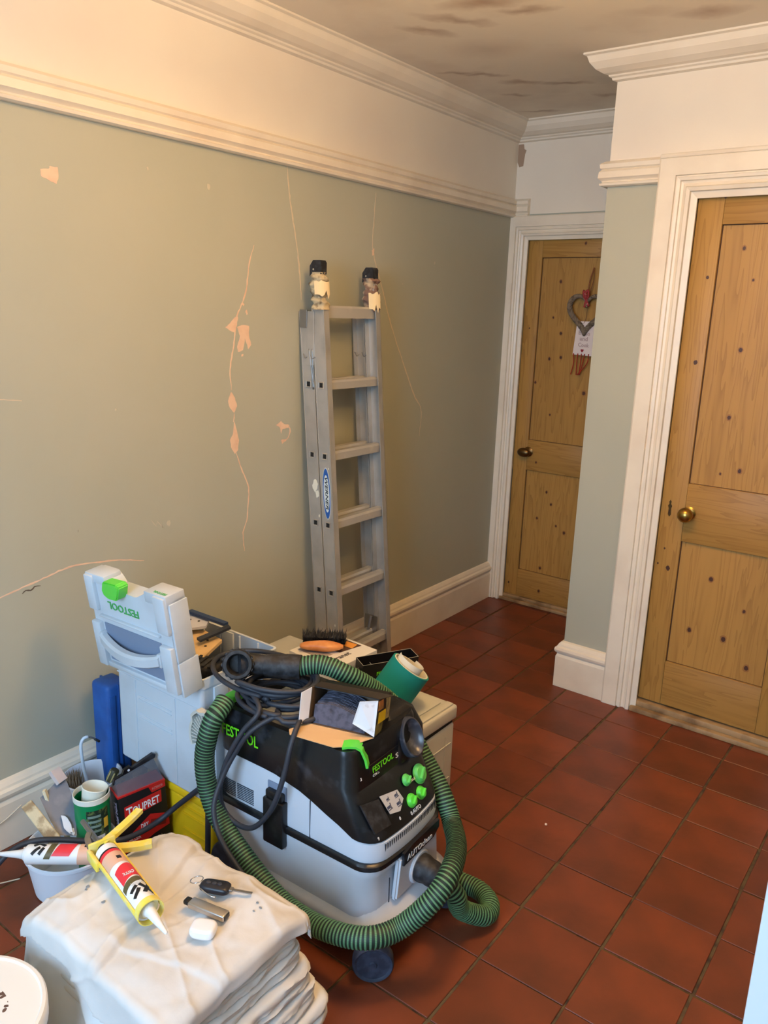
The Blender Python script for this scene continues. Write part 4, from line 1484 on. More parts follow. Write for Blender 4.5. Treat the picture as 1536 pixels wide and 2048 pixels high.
# wheels
def wheel(u, v, r, w, ax=(.25, -1, 0), name='caster_wheel'):
    bm = bmesh.new()
    M = MV @ frame_from(ax, (u, v, r+.001))
    lathe(bm, [(.006, -w/2-.004), (r*.60, -w/2-.002), (r*.9, -w/2), (r, -w/2+.005), (r, w/2-.005), (r*.93, w/2), (r*.86, w/2-.001), (r*.80, w/2-.004), (r*.2, w/2-.003), (r*.16, w/2), (.002, w/2)], 40, M)
    o = link(name, bm, M_rub, vac, autosmooth=40)
    bm = bmesh.new()
    loft(bm, [prect(u-.02, u+.02, v+.0, v+.03, .008, .052), prect(u-.025, u+.025, v+.0, v+.035, .008, 2*r*.8+.03)])
    link('caster_fork', bm, M_blackm, vac, autosmooth=40)
wheel(.548, -.020, .050, .034, (.60, -.80, 0))
wheel(.560, .292, .040, .026)
for v in (-.018, .318):
    bm = bmesh.new()
    lathe(bm, [(.01, -.018), (.080, -.018), (.085, -.012), (.085, .012), (.080, .018), (.01, .018)], 40, MV @ frame_from((0, -1, 0), (.085, v, .086)))
    link('rear_wheel', bm, M_rub, vac, autosmooth=40)
# ribbed grey rear cable guard seen past the hood
bm = bmesh.new()
pts = []
cfan = V((.620, .578, .455))
def fanp(a, r, dy=0):
    return cfan+V((-r*cos(a), dy, r*sin(a)))
angs = [radians(x) for x in range(-25, 92, 9)]
A = [fanp(a, .072+(.010 if 35 < math.degrees(a) < 60 else 0)) for a in angs]
B = [fanp(a, .080+(.010 if 35 < math.degrees(a) < 60 else 0)) for a in angs]
prism(bm, A+B[::-1], (0, -.022, 0))
for a in angs:
    d = V((-cos(a), 0, sin(a)))
    n = V((sin(a), 0, cos(a)))*.0014
    prism(bm, [cfan+d*.02+n, cfan+d*.074+n, cfan+d*.074-n, cfan+d*.02-n], (0, -.020, 0))
link('cable_guard', bm, M_sys2, vac, label='ribbed pale grey fan-shaped guard at the rear')
bm = bmesh.new()
prism(bm, [q+V((0, -.002, 0)) for q in A]+[fanp(angs[-1], .02, -.002), fanp(angs[0], .02, -.002)], (0, .004, 0))
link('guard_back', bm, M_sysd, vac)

# ================================================================== hose
hz = thing('suction_hose', (1.2, .7, 0), 'green and black braided suction hose looped round the dust extractor', 'hose')
rin = W(.540, .178, .192)
hp = [rin+V((.080, .004, -.012)), rin+V((.105, .022, -.050)), V((1.240, .850, .080)), V((1.275, .915, .036)), V((1.262, .965, .030)), V((1.215, .992, .030)), V((1.15, .990, .030)), V((1.06, .985, .032)), V((.95, .975, .045))]
PITCH = .0088
def hose_piece(name, pts):
    bm = bmesh.new()
    uvl = bm.loops.layers.uv.new('UVMap')
    R0 = .0255
    P = smooth_path(pts, .0032)
    tube(bm, P, R0, 28, uvl=uvl, pitch=PITCH, rf=lambda L, a, t: R0+.0011*cos(2*pi*(L/PITCH+a/(2*pi)+.03)))
    return link(name, bm, M_hose, hz, smooth=True)
hose_piece('hose_tube', hp)
loop = [V((.735, .760, .632)), V((.79, .805, .640)), V((.855, .848, .612)), V((.90, .915, .553)), V((.937, .962, .492)), V((.978, .972, .432)), V((1.02, .970, .382)), V((1.06, .965, .342)), V((1.105, .952, .300)),
        V((1.155, 0.925, 0.248)), V((1.220, 0.840, 0.260)), V((1.265, 0.738, 0.273)), V((1.260, 0.674, 0.235)), V((1.210, 0.617, 0.169)), V((1.165, 0.552, 0.160)), V((1.074, 0.525, 0.146)), V((0.975, 0.528, 0.131)), V((0.888, 0.530, 0.143)), V((0.781, 0.530, 0.199)), V((0.688, 0.530, 0.266)), V((0.645, 0.530, 0.337)), V((0.630, 0.532, 0.418)), V((0.637, 0.540, 0.489)), V((0.641, 0.558, 0.533)),
        V((.640, .580, .548)), V((.634, .604, .562))]
hose_piece('hose_tube', loop)
def conn(name, path, radii, m=M_blackm):
    bm = bmesh.new()
    P = smooth_path(path, .004)
    def rf(L, a, t):
        x = t*(len(radii)-1)
        i = min(int(x), len(radii)-2)
        return radii[i]+(radii[i+1]-radii[i])*(x-i)
    tube(bm, P, .03, 28, rf=rf)
    return link(name, bm, m, hz, autosmooth=35)
conn('inlet_cuff', [rin+V((.008, 0, 0)), rin+V((.045, .001, -.004)), rin+V((.086, .006, -.018))], [.036, .0365, .033, .0335, .030, .0305, .029])
conn('hose_end_cuff', [V((.748, .770, .632)), V((.706, .742, .632)), V((.668, .716, .633))], [.033, .0335, .0335, .031, .031, .029])
conn('hose_end_elbow', [V((.672, .719, .633)), V((.645, .700, .635)), V((.628, .682, .637)), V((.618, .664, .639))], [.026, .027, .028, .030, .031])
ea = V((.62, -.62, .32)).normalized()
bm = bmesh.new()
lathe(bm, [(.030, -.012), (.038, -.004), (.040, .006), (.040, .022), (.037, .027), (.029, .027), (.027, .020), (.024, .0), (.022, -.008)], 36, frame_from(ea, (.622, .660, .642)), cap1=True)
en = link('hose_end_mouth', bm, M_blackm, hz, autosmooth=40)
bm = bmesh.new()
for k in range(16):
    a = 2*pi*k/16
    M = frame_from(ea, (.622, .660, .642)) @ Matrix.Rotation(a, 4, 'Z')
    bx(bm, (.0385, -.004, .004), (.0425, .004, .022), M, bevel=.001)
link('grip_rib', bm, M_blackm, en)

# ================================================================== power cable piled on the extractor
pc = []
def lp3(cx, cy, rx, ry, a0, a1, z0, z1, n=10, ph=0):
    out = []
    for k in range(n+1):
        t = k/n
        a = a0+(a1-a0)*t
        out.append(V((cx+rx*cos(a+ph), cy+ry*sin(a+ph), z0+(z1-z0)*t)))
    return out
pc += [V((.90, .46, .020)), V((.935, .478, .06)), V((.915, .490, .112)), V((.880, .485, .160)), V((.81, .479, .215)), V((.745, .480, .270)), V((.706, .495, .33)), V((.700, .53, .395)), V((.722, .556, .465)), V((.760, .575, .530)), V((.80, .62, .566))]
pc += lp3(.745, .692, .130, .088, -.9, 2*pi-1.3, .560, .566, 16)
pc += lp3(.755, .700, .100, .090, -1.3, 2*pi-1.0, .566, .572, 14)
pc += lp3(.715, .715, .105, .085, -.9, 2*pi-1.2, .566, .574, 14)
pc += lp3(.705, .722, .085, .070, -1.0, 2*pi-1.5, .572, .582, 12)
pc += lp3(.725, .712, .120, .075, -1.3, 2*pi-1.3, .582, .590, 14)
pc += lp3(.715, .728, .075, .095, -1.2, 2*pi-1.4, .592, .598, 12)
pc += lp3(.66, .72, .17, .105, -1.1, -.9-2.2*pi, .600, .622, 18)
pc += lp3(.715, .722, .100, .092, 4.7, 10.2, .606, .600, 12)
pc += [V((.765, .60, .585)), V((.742, .566, .530)), V((.715, .548, .470)), V((.690, .540, .40)), V((.678, .540, .335)), V((.690, .545, .285)), V((.730, .551, .262)), V((.785, .551, .276)), V((.835, .552, .330)), V((.866, .556, .390)), V((.882, .572, .470)), V((.885, .587, .530)), V((.875, .620, .565)), V((.84, .68, .562))]
pco = cable('power_cable', pc, .0068, M_cab, label='dark grey power cable coiled on top of the dust extractor', cat='cable', step=.012, n=10)
fc2 = cable('floor_cable', [(.16, -.12, .008), (.20, .06, .008), (.225, .13, .09), (.245, .19, .150), (.265, .24, .165), (.31, .29, .165), (.385, .355, .158), (.42, .408, .148), (.422, .472, .137), (.424, .535, .141), (.455, .568, .180), (.505, .572, .230), (.555, .573, .279), (.583, .574, .300), (.590, .574, .27), (.590, .572, .20), (.590, .568, .10), (.590, .560, .01)], .0078, M_cab,
            label='black cable running past the filler box and off to the left', cat='cable', step=.012)
wire = cable('thin_wire', [(.03, .10, .10), (.028, .20, .082), (.032, .28, .095), (.045, .335, .13)], .0018, mat('pale_wire', (214, 196, 170), .6), label='thin pale wire lying against the skirting at far left', cat='wire', n=6)
wire2 = cable('thin_wire', [(.08, .00, .003), (.11, .12, .004), (.16, .20, .006), (.20, .235, .02)], .0018, mat('pale_wire', (214, 196, 170), .6), label='thin pale wire on the tiles under the sealant nozzle', cat='wire', n=6)

# ================================================================== opened sandpaper carton on the extractor
sc_ = thing('sandpaper_carton', (.95, .71, .55), 'opened black sandpaper carton with white and tan flaps on the extractor', 'carton')
Mc = Matrix.Translation((.868, .668, .553)) @ Matrix.Rotation(radians(17), 4, 'Z') @ Matrix.Rotation(radians(-14), 4, 'X')
M_in = mat('carton_inside', (92, 74, 56), .8)
CW, CD, CH = .178, .105, .092
def cbox(name, lo, hi, m, M=Mc, bevel=0, **k):
    bm = bmesh.new()
    bx(bm, lo, hi, M, bevel)
    return link(name, bm, m, sc_, **k)
cbox('carton_back', (0, CD-.0015, 0), (CW, CD, CH), M_in)
cbox('carton_bottom', (0, 0, 0), (CW, CD, .0015), M_in)
cbox('carton_top', (0, .012, CH-.0015), (CW, CD, CH), M_blackcard)
cbox('carton_side', (0, 0, 0), (.0015, CD, CH), M_in)
cbox('carton_side', (CW-.0015, 0, 0), (CW, CD, CH), M_blackcard)
onM(Mc, 'printed_panel', [(CW+.0002, .004, .004), (CW+.0002, .05, .004), (CW+.0002, .06, .045), (CW+.0002, .004, .030)], (.0005, 0, 0), mat('olive_print', (120, 112, 56), .6, noise_s=50, noise_c=(60, 54, 30)), sc_)
onM(Mc, 'printed_panel', [(CW+.0006, .016, .030), (CW+.0006, .070, .030), (CW+.0006, .070, .058), (CW+.0006, .016, .058)], (.0005, 0, 0), mat('yellow_print', (222, 190, 20), .6), sc_)
onM(Mc, 'printed_panel', [(CW+.0006, .008, .064), (CW+.0006, .045, .064), (CW+.0006, .040, .088), (CW+.0006, .004, .088)], (.0005, 0, 0), mat('orange_print', (196, 124, 60), .6, noise_s=80, noise_c=(120, 110, 60)), sc_)
onM(Mc, 'printed_panel', [(CW+.0006, .074, .030), (CW+.0006, .098, .030), (CW+.0006, .098, .086), (CW+.0006, .062, .086)], (.0005, 0, 0), mat('tan_print', (150, 140, 104), .6, noise_s=50, noise_c=(70, 64, 50)), sc_)
def flap(name, pts, m, back=None, M=Mc):
    bm = bmesh.new()
    P = [M @ V(q) for q in pts]
    n = (P[1]-P[0]).cross(P[2]-P[0]).normalized()
    prism(bm, P, n*.0012)
    return link(name, bm, m, sc_)
M_wc = mat('white_card_flap', (236, 236, 242), .55, noise_s=30, noise_c=(206, 196, 196), noise_lo=.62, noise_hi=.7)
flap('flap', [(0, 0, .004), (-.012, -.030, .000), (-.012, -.034, .082), (0, 0, CH)], M_wc)
flap('flap', [(CW, 0, .002), (CW, 0, CH), (CW-.038, -.026, CH-.004), (CW-.052, -.022, .030)], M_wc)
flap('flap', [(0, 0, 0), (CW, 0, 0), (CW-.045, -.058, -.016), (CW-.075, -.074, -.020), (-.02, -.060, -.018), (-.032, -.040, -.012)], mat('tan_card', (206, 170, 126), .8))
flap('flap', [(.0, .012, CH), (CW, .012, CH), (CW+.03, .03, CH+.012), (.01, .03, CH+.010)], M_blackcard)
bm = bmesh.new()
for k in range(15):
    y = .008+k*.0056
    top = []
    for q in range(11):
        t = q/10
        top.append((.010+t*.140, .030+.026*sin(pi*(.25+.75*t))+.018*(k/14)+random.uniform(-.0012, .0012)))
    poly = [(x, y, z) for x, z in top]+[(.150, y, .002), (.010, y, .002)]
    prism(bm, [Mc @ V(q) for q in poly], Mc.to_3x3() @ V((0, .0042, 0)))
link('sanding_sheets', bm, mat('grey_abrasive', (88, 88, 104), .9, noise_s=60, noise_c=(56, 54, 64)), sc_)

# ================================================================== folded dust sheets
def wob(x, y, z, s=1.0):
    return noise.noise(V((x*s, y*s, z*s)))
def ridge(x, y, z):
    return 1-min(1, abs(wob(x, y, z))*5)
def sheet_slab(name, x0, x1, y0, y1, z0, z1, seed, label, m, amp=.010):
    """a folded sheet: flat slab with pressed rolled edges, wavy outline and creases"""
    bm = bmesh.new()
    nu, nv = 132, 14
    rings = []
    cx, cy = (x0+x1)/2, (y0+y1)/2
    hx, hy = (x1-x0)/2, (y1-y0)/2
    ed = (z1-z0)/2
    def pt(th, ps):
        c, s = cos(th), sin(th)
        e = 14
        k = (abs(c)**e+abs(s)**e)**(-1/e)
        # two stacked rolls per sheet: the outline swells and pinches
        w = 1+amp*4*wob(c*1.8+seed, s*1.8, seed)+amp*2.0*wob(c*5+seed, s*5, seed+3+ps*.4)
        roll = abs(sin(pi*(ps+1)))**.5
        back = .0075*(1-roll)+.004*(1-abs(ps))*0
        if abs(ps) > .999:
            back = .010
        bx_, by_ = c*k*hx, s*k*hy
        l = math.hypot(bx_, by_)
        f = w-back/l
        x, y = cx+bx_*f, cy+by_*f
        x += .0045*ridge(x*9+seed, y*9, ps*1.6+seed)-.002
        zz = (z0+z1)/2+ed*ps+.0050*wob(x*7, y*7, seed)*(1 if z0 > .01 or ps > -.5 else .1)
        zz += .004*wob(x*18+seed, y*18, z0*40)*(1 if z0 > .01 or ps > -.5 else 0)
        return V((x, y, max(.0005, zz)))
    for j in range(nv+1):
        ps = -1+2*j/nv
        rings.append([pt(2*pi*i/nu, ps) for i in range(nu)])
    top = rings[-1]
    for q in (.96, .8, .55, .3, .1):
        rings.append([V((cx+(p.x-cx)*q, cy+(p.y-cy)*q, p.z*q+(z1+.002)*(1-q))) for p in top])
    loft(bm, rings)
    return link(name, bm, m, label=label, cat='dust sheet', autosmooth=50, group='folded dust sheets in the pile')
zz = [.0, .048, .100, .152, .204, .250, .288]
lab = ['folded cream dust sheet at the very bottom of the pile', 'folded cream dust sheet, second from the bottom of the pile', 'folded cream dust sheet, third from the bottom, bulging furthest right',
       'folded cream dust sheet, third of those under the spread sheet', 'folded cream dust sheet, second of those under the spread sheet', 'folded cream dust sheet directly under the spread sheets']
ext = [(.655, 1.150, .01, .43), (.665, 1.172, .015, .432), (.668, 1.158, .012, .408), (.672, 1.150, .016, .398), (.672, 1.132, .014, .385), (.678, 1.126, .020, .375)]
for i in range(6):
    e = ext[i]
    sheet_slab('folded_dust_sheet', e[0], e[1], e[2], e[3], zz[i]+.0004, zz[i+1]-.0002, 3.7*i+1.1, lab[i], M_cloth2)
hx, hy = .226, .170
cx, cy = .895, .198
def topz(x, y, ZT=.330, seed=0):
    z = ZT+.010*wob(x*6, y*6, 2.2+seed)+.004*wob(x*19, y*15, 5.1+seed)
    # sharp creases: ridged noise, mostly radiating from the far corner
    z += .0070*ridge(x*4.5+y*2.6+seed, (x-y)*1.8, 8.3)**4
    z += .0040*ridge(x*2.5+seed, y*7+x*3, 3.3)**5
    z += .0020*ridge(x*12, y*6, 6.3+seed)**3
    z += .0016*wob(x*42, y*40, 6.3+seed)
    if seed == 0:
        # overlapping fold: everything left of the crease lies one layer higher
        d = (x-(.795+(y-.36)*-.40))
        z += .012/(1+math.exp((d+.006*wob(x*20, y*20, 1))/.0014))
        # turned-back hem along the front right
        d2 = (y-(.100+.30*(x-1.0))+.01*wob(x*9, 4, 4))
        z += .006*(1/(1+math.exp(-d2/.0018)))*min(1, max(0, (x-.88)/.05))
    z -= .05*max(0, (.745-x)/.1)**1.6
    z -= .022*max(0, (.07-y)/.08)**1.5
    z -= .014*max(0, (y-.33)/.05)**1.5
    return z
def drape(a, b, ZT, seed, extra):
    """a, b: cloth coordinates in metres from the centre"""
    R = .012+extra
    ox = max(0, abs(a)-hx)*(1 if a > 0 else -1)
    oy = max(0, abs(b)-hy)*(1 if b > 0 else -1)
    ax_, by_ = a-ox, b-oy
    ov = math.hypot(ox, oy)
    X, Y = cx+ax_, cy+by_
    z = topz(X, Y, ZT, seed)
    if ov > 0:
        dx, dy = ox/ov, oy/ov
        q = R*pi/2
        if ov < q:
            th = ov/R
            out, dn = R*sin(th), R*(1-cos(th))
        else:
            out, dn = R, R+(ov-q)
        f = min(1, dn/.10)
        s = X*dy*34+Y*dx*34+dn*16          # folds run down slantwise
        out += .007*sin(s+3*wob(X*4, Y*4, 1+seed))*f+.010*ridge(X*4+dn*5+seed, Y*4-dn*2, 2.2)**3*f+.005*wob(X*12, Y*12, z*6+dn*9)*f
        out += dn*.07
        X += dx*out
        Y += dy*out
        z -= dn
    return V((X, Y, z))
def spread(parent, lim, ZT, seed, extra, skip, m, na=190, nb=170, hem=.012):
    bm = bmesh.new()
    verts = {}
    for i in range(na+1):
        for j in range(nb+1):
            a = lim[0][0]+(lim[0][1]-lim[0][0])*i/na
            b = lim[1][0]+(lim[1][1]-lim[1][0])*j/nb
            if i == na:
                a += hem*wob(b*14, 1, 1+seed)
            if j == nb:
                b += hem*wob(a*14, 2, 1+seed)
            if j == 0:
                b += hem*wob(a*9, 7, 1+seed)
            p = drape(a, b, ZT, seed, extra)
            p.z = max(p.z, .012+.004*wob(p.x*20, p.y*20, 0))
            verts[i, j] = bm.verts.new(p)
    for i in range(na):
        for j in range(nb):
            a = lim[0][0]+(lim[0][1]-lim[0][0])*(i+.5)/na
            b = lim[1][0]+(lim[1][1]-lim[1][0])*(j+.5)/nb
            if skip(a, b):
                continue
            bm.faces.new((verts[i, j], verts[i+1, j], verts[i+1, j+1], verts[i, j+1]))
    for v in [v for v in bm.verts if not v.link_faces]:
        bm.verts.remove(v)
    # give the cloth thickness: an under layer 2 mm below, joined along the rim
    bm.normal_update()
    bmesh.ops.recalc_face_normals(bm, faces=bm.faces[:])
    vs = list(bm.verts)
    under = {v: bm.verts.new(v.co-V((0, 0, .0018))-v.normal*.0003) for v in vs}
    fs = list(bm.faces)
    rim = [e for e in bm.edges if len(e.link_faces) == 1]
    for f in fs:
        bm.faces.new([under[v] for v in reversed(f.verts)])
    for e in rim:
        a, b = e.verts
        bm.faces.new((a, b, under[b], under[a]))
    return link('cloth', bm, m, parent, autosmooth=60)
M_cloth3 = mat('bluish_white_dust_sheet', (226, 226, 226), .9, noise_s=4, noise_c=(208, 210, 212), bump=.25, bump_s=160)
ds0 = thing('hanging_dust_sheet', (.9, .19, .28), 'whiter dust sheet under the spread one, hanging to the floor at the front', 'dust sheet')
def skip0(a, b):
    oa, ob = max(0, -a-hx), max(0, -b-hy)
    return (oa > 0 and ob > 0 and math.hypot(oa, ob) > .31) or (oa > .19 and b > -.03) or (a > hx-.005 and b > -.155)
spread(ds0, [(-hx-.33, hx+.02), (-hy-.31, hy+.02)], .3115, 11, .000, skip0, M_cloth3)
ds = thing('spread_dust_sheet', (.9, .19, .30), 'cream dust sheet spread on top of the pile, keys and gun lying on it', 'dust sheet')
def skip1(a, b):
    oa, ob = max(0, -a-hx), max(0, -b-hy)
    lim_ = .045+.085*max(0, min(1, (a+hx)/(2*hx)))
    return ob > lim_ or (oa > .16+.05*b/hy) or (oa > 0 and ob > 0 and math.hypot(oa, ob) > .06)
spread(ds, [(-hx-.20, hx+.046), (-hy-.14, hy+.060)], .330, 0, .006, skip1, M_cloth)
def topp(x, y, lift=0):
    return V((x, y, topz(x, y)+lift))
for (x, y, s) in ((.80, .115, .006), (1.045, .32, .004), (1.055, .30, .003), (1.06, .315, .0035), (.735, .12, .006), (.742, .112, .004)):
    bm = bmesh.new()
    prism(bm, [topp(x+s*cos(a)*random.uniform(.5, 1.2), y+.7*s*sin(a), .0012) for a in [k*pi/4 for k in range(8)]], (0, 0, .0006))
    link('stain', bm, M_stain, ds)

# ================================================================== things on the sheets
def place(o):
    return o
gz = .004
# caulking gun with a sealant cartridge
GA, GB = V((.700, .190, 0)), V((.930, .140, 0))
gd = (GB-GA).normalized()
gn = V((-gd.y, gd.x, 0))
zt = .366
Mg = Matrix(((gd.x, gn.x, 0, GA.x), (gd.y, gn.y, 0, GA.y), (0, 0, 1, zt+.010), (0, 0, 0, 1)))
M_gx = Mg @ Matrix.Rotation(pi/2, 4, 'Y')     # local z -> along the gun
M_gx = Matrix(((0, gn.x, gd.x, GA.x), (0, gn.y, gd.y, GA.y), (1, 0, 0, zt+.010), (0, 0, 0, 1)))
gun = thing('caulking_gun', (.82, .16, .34), 'yellow caulking gun with blue-grey rod, loaded, lying on the spread dust sheet', 'caulking gun')
gun['label'] = 'yellow caulking gun holding a cartridge, lying on the spread dust sheet'
bm = bmesh.new()
lathe(bm, [(.0265, .216), (.0265, .232), (.0285, .232), (.0285, .216), (.0265, .216)], 32, M_gx, cap0=False, cap1=False)
link('front_ring', bm, M_yelp, gun, autosmooth=40)
for s in (-1, 1):
    bm = bmesh.new()
    bx(bm, (-.004, s*.0270-.002, -.020), (.006, s*.0270+.002, .222), M_gx, bevel=.0008)
    link('frame_rail', bm, M_yelp, gun)
bm = bmesh.new()
bx(bm, (-.020, -.030, -.026), (.020, .030, -.018), M_gx, bevel=.002)
bx(bm, (-.014, -.036, -.020), (.010, -.028, .034), M_gx, bevel=.002)
link('back_plate', bm, M_yelp, gun, autosmooth=35)
bm = bmesh.new()
lathe(bm, [(.006, -.14), (.006, .0)], 12, M_gx)
link('push_rod', bm, M_steel, gun, autosmooth=40)
bm = bmesh.new()
lathe(bm, [(.012, -.040), (.016, -.036), (.016, -.022), (.012, -.018)], 20, M_gx)
lathe(bm, [(.009, -.017), (.013, -.012), (.011, -.006), (.014, -.002)], 20, M_gx)
link('ratchet_body', bm, M_steel, gun, autosmooth=40)
def bar3(name, pts, w, t, m, parent):
    bm = bmesh.new()
    P = smooth_path(pts, .01)
    R3 = []
    for i, p in enumerate(P):
        d = (P[min(i+1, len(P)-1)]-P[max(i-1, 0)]).normalized()
        s = d.cross(V((0, 0, 1))).normalized()
        u = s.cross(d)
        R3.append([p+s*w+u*t, p-s*w+u*t, p-s*w-u*t, p+s*w-u*t])
    loft(bm, R3)
    bmesh.ops.bevel(bm, geom=[], offset=.001)
    return link(name, bm, m, parent)
bar3('handle', [(.684, .206, .368), (.703, .235, .364), (.722, .262, .362), (.738, .284, .364)], .0105, .006, M_yelp, gun)
bar3('trigger', [(.680, .196, .386), (.673, .225, .386), (.664, .262, .388), (.655, .295, .390), (.648, .318, .392)], .0090, .005, M_yelp, gun)
bar3('thumb_release', [(.668, .172, .384), (.645, .180, .390), (.632, .194, .392)], .006, .003, M_steel, gun)
def cartridge(name, M, label, group=None):
    c = thing(name, M @ V((0, 0, 0)), label, 'sealant tube')
    bm = bmesh.new()
    lathe(bm, [(.022, 0), (.0245, .002), (.0245, .212), (.023, .216), (.012, .218)], 36, M)
    link('barrel', bm, mat('tube_white', (236, 234, 232), .35), c, autosmooth=40)
    bm = bmesh.new()
    lathe(bm, [(.0165, .216), (.0165, .222), (.013, .226), (.0105, .236), (.0035, .300), (.0015, .302)], 28, M)
    link('nozzle', bm, mat('nozzle_white', (232, 230, 228), .35), c, autosmooth=40)
    def arc(nm, z0, z1, a0, a1, m, r=.0248, sl=0):
        bm = bmesh.new()
        A, B = [], []
        n = 22
        for i in range(n+1):
            t = i/n
            a = a0+(a1-a0)*t
            w = sl*sin(pi*t)
            A.append(bm.verts.new(M @ V((r*cos(a), r*sin(a), z0+w))))
            B.append(bm.verts.new(M @ V((r*cos(a), r*sin(a), z1+w))))
        for i in range(n):
            bm.faces.new((A[i], A[i+1], B[i+1], B[i]))
        thicken(bm, .0004)
        return link(nm, bm, m, c, autosmooth=30)
    arc('label_band', .022, .027, -2.2, 2.2, mat('label_black', (22, 20, 22), .5))
    arc('label_band', .030, .040, -2.2, 2.2, mat('label_red', (226, 50, 60), .5), sl=-.004)
    arc('label_band', .040, .082, -2.2, 2.2, mat('label_peach', (226, 178, 150), .5), sl=-.004)
    arc('label_band', .055, .066, -.15, .25, mat('label_black', (22, 20, 22), .5), r=.0251)
    arc('label_band', .100, .146, -1.1, 2.0, mat('label_red', (226, 50, 60), .5), r=.0250, sl=-.014)
    arc('label_band', .150, .166, -1.4, 1.9, mat('label_olive', (92, 82, 46), .5), sl=-.012)
    m_k = mat('label_black', (22, 20, 22), .5)
    # bold slanted strokes of the big X5 mark, laid on the curved label
    def stroke(z0, a0, z1, a1, w):
        bm = bmesh.new()
        A, B = [], []
        for i in range(9):
            t = i/8
            z, a = z0+(z1-z0)*t, a0+(a1-a0)*t
            d = V((z1-z0, (a1-a0)*.0248)).normalized() if False else None
            dz, da = (z1-z0), (a1-a0)*.0248
            L = math.hypot(dz, da)
            nz, na_ = -da/L*w, dz/L*w/.0248
            A.append(bm.verts.new(M @ V((.0251*cos(a+na_), .0251*sin(a+na_), z+nz))))
            B.append(bm.verts.new(M @ V((.0251*cos(a-na_), .0251*sin(a-na_), z-nz))))
        for i in range(8):
            bm.faces.new((A[i], A[i+1], B[i+1], B[i]))
        thicken(bm, .0004)
        link('bold_mark', bm, m_k, c)
    stroke(.168, .9, .196, .0, .0045)
    stroke(.166, .0, .200, .75, .004)
    stroke(.168, -.25, .178, -.95, .004)
    stroke(.178, -.20, .186, -.45, .004)
    stroke(.186, -.45, .196, -.95, .004)
    # curved lettering on the red flash
    return c, arc
cart1, _ = cartridge('sealant_tube', M_gx @ Matrix.Rotation(radians(10), 4, 'Z'), 'sealant tube held in the yellow gun, white nozzle pointing to the camera')
text('CAULK', M_gx @ V((.0262, .012, .128)), gn*-1, gd*-1, .009, M_wtext, cart1, width=.024)
text('TURBO', M_gx @ V((.0258, -.012, .158)), gn, gd, .007, M_wtext, cart1, width=.024)
# second tube resting across the round tub
M2a = V((.490, .322, .188))
M2b = V((.262, .150, .180))
d2_ = (M2b-M2a).normalized()
M2 = frame_from(d2_, M2a+d2_*-.012)
M2 = M2 @ Matrix.Rotation(radians(90), 4, 'Z')
cart2, _ = cartridge('sealant_tube', M2, 'sealant tube lying across the white tub, nozzle pointing left')

# car key, lighter-like vape, earbud case
ky = thing('car_key', (.96, .29, .34), 'black car key fob with folded-out blade and ring on the dust sheet', 'key')
kz = .343
kd = V((.90, .43, 0)).normalized()
kn_ = V((-kd.y, kd.x, 0))
kc = V((.948, .290, kz+.010))
Mk = Matrix(((kd.x, kn_.x, 0, kc.x), (kd.y, kn_.y, 0, kc.y), (0, 0, 1, kc.z), (0, 0, 0, 1)))
bm = bmesh.new()
rings = []
for z, s in ((-.007, .88), (-.004, 1), (.003, 1), (.0065, .9), (.008, .72)):
    rings.append([Mk @ V((s*x, s*y, z)) for x, y in [((.033 if cos(a) > 0 else .034)*(abs(cos(a))**.5)*(1 if cos(a) > 0 else -1), .0165*(abs(sin(a))**.5)*(1 if sin(a) > 0 else -1)*(1+.12*cos(a))) for a in [2*pi*k/40 for k in range(40)]]])
loft(bm, rings)
link('fob', bm, mat('fob_black', (28, 30, 38), .4), ky, autosmooth=40)
for x in (-.016, -.002, .010):
    bm = bmesh.new()
    lathe(bm, [(.0055, .0075), (.0052, .0092), (.0045, .0095)], 18, Mk @ Matrix.Translation((x, .001, 0)) @ Matrix.Diagonal((1, .8, 1, 1)))
    link('button', bm, mat('button_grey', (52, 54, 62), .5), ky)
bm = bmesh.new()
bx(bm, (.030, -.006, -.002), (.040, .006, .003), Mk, bevel=.001)
bx(bm, (.038, -.0035, -.0008), (.083, .0035, .0014), Mk, bevel=.0004)
link('key_blade', bm, M_steel, ky)
bm = bmesh.new()
rc = Mk @ V((-.045, .004, .004))
tube(bm, [rc+V((.014*cos(a), .0135*sin(a), .004*cos(a*1.0)+.002)) for a in [2*pi*k/32 for k in range(33)]], .0011, 8, cap=False)
link('key_ring', bm, mat('ring_steel', (200, 200, 204), .2, metal=1), ky, smooth=True)
bm = bmesh.new()
tube(bm, smooth_path([Mk @ V((-.036, -.004, .0)), Mk @ V((-.020, -.018, 0)), Mk @ V((.0, -.026, -.002)), Mk @ V((.012, -.026, -.003))], .003), .0016, 8)
link('clip', bm, mat('ring_steel', (200, 200, 204), .2, metal=1), ky, smooth=True)

vp = thing('metal_lighter', (.98, .24, .34), 'flat silver metal vaporiser with black mouthpiece on the dust sheet', 'vaporiser')
vp.name = 'vaporiser'
vd = V((.975, .22, 0)).normalized()
vn = V((-vd.y, vd.x, 0))
vc = V((.985, .238, kz+.008))
Mvp = Matrix(((vd.x, vn.x, 0, vc.x), (vd.y, vn.y, 0, vc.y), (0, 0, 1, vc.z), (0, 0, 0, 1)))
bm = bmesh.new()
bx(bm, (-.045, -.0115, -.007), (.046, .0115, .007), Mvp, bevel=.003, seg=3)
link('body', bm, mat('brushed_silver', (190, 186, 182), .3, metal=.9), vp, autosmooth=35)
bm = bmesh.new()
bx(bm, (-.059, -.008, -.005), (-.044, .0085, .0055), Mvp, bevel=.003, seg=2)
link('mouthpiece', bm, M_black, vp, autosmooth=35)
box('end_plug', (.0455, -.009, -.005), (.0475, .009, .005), M_black, vp, M=Mvp, bevel=.001)
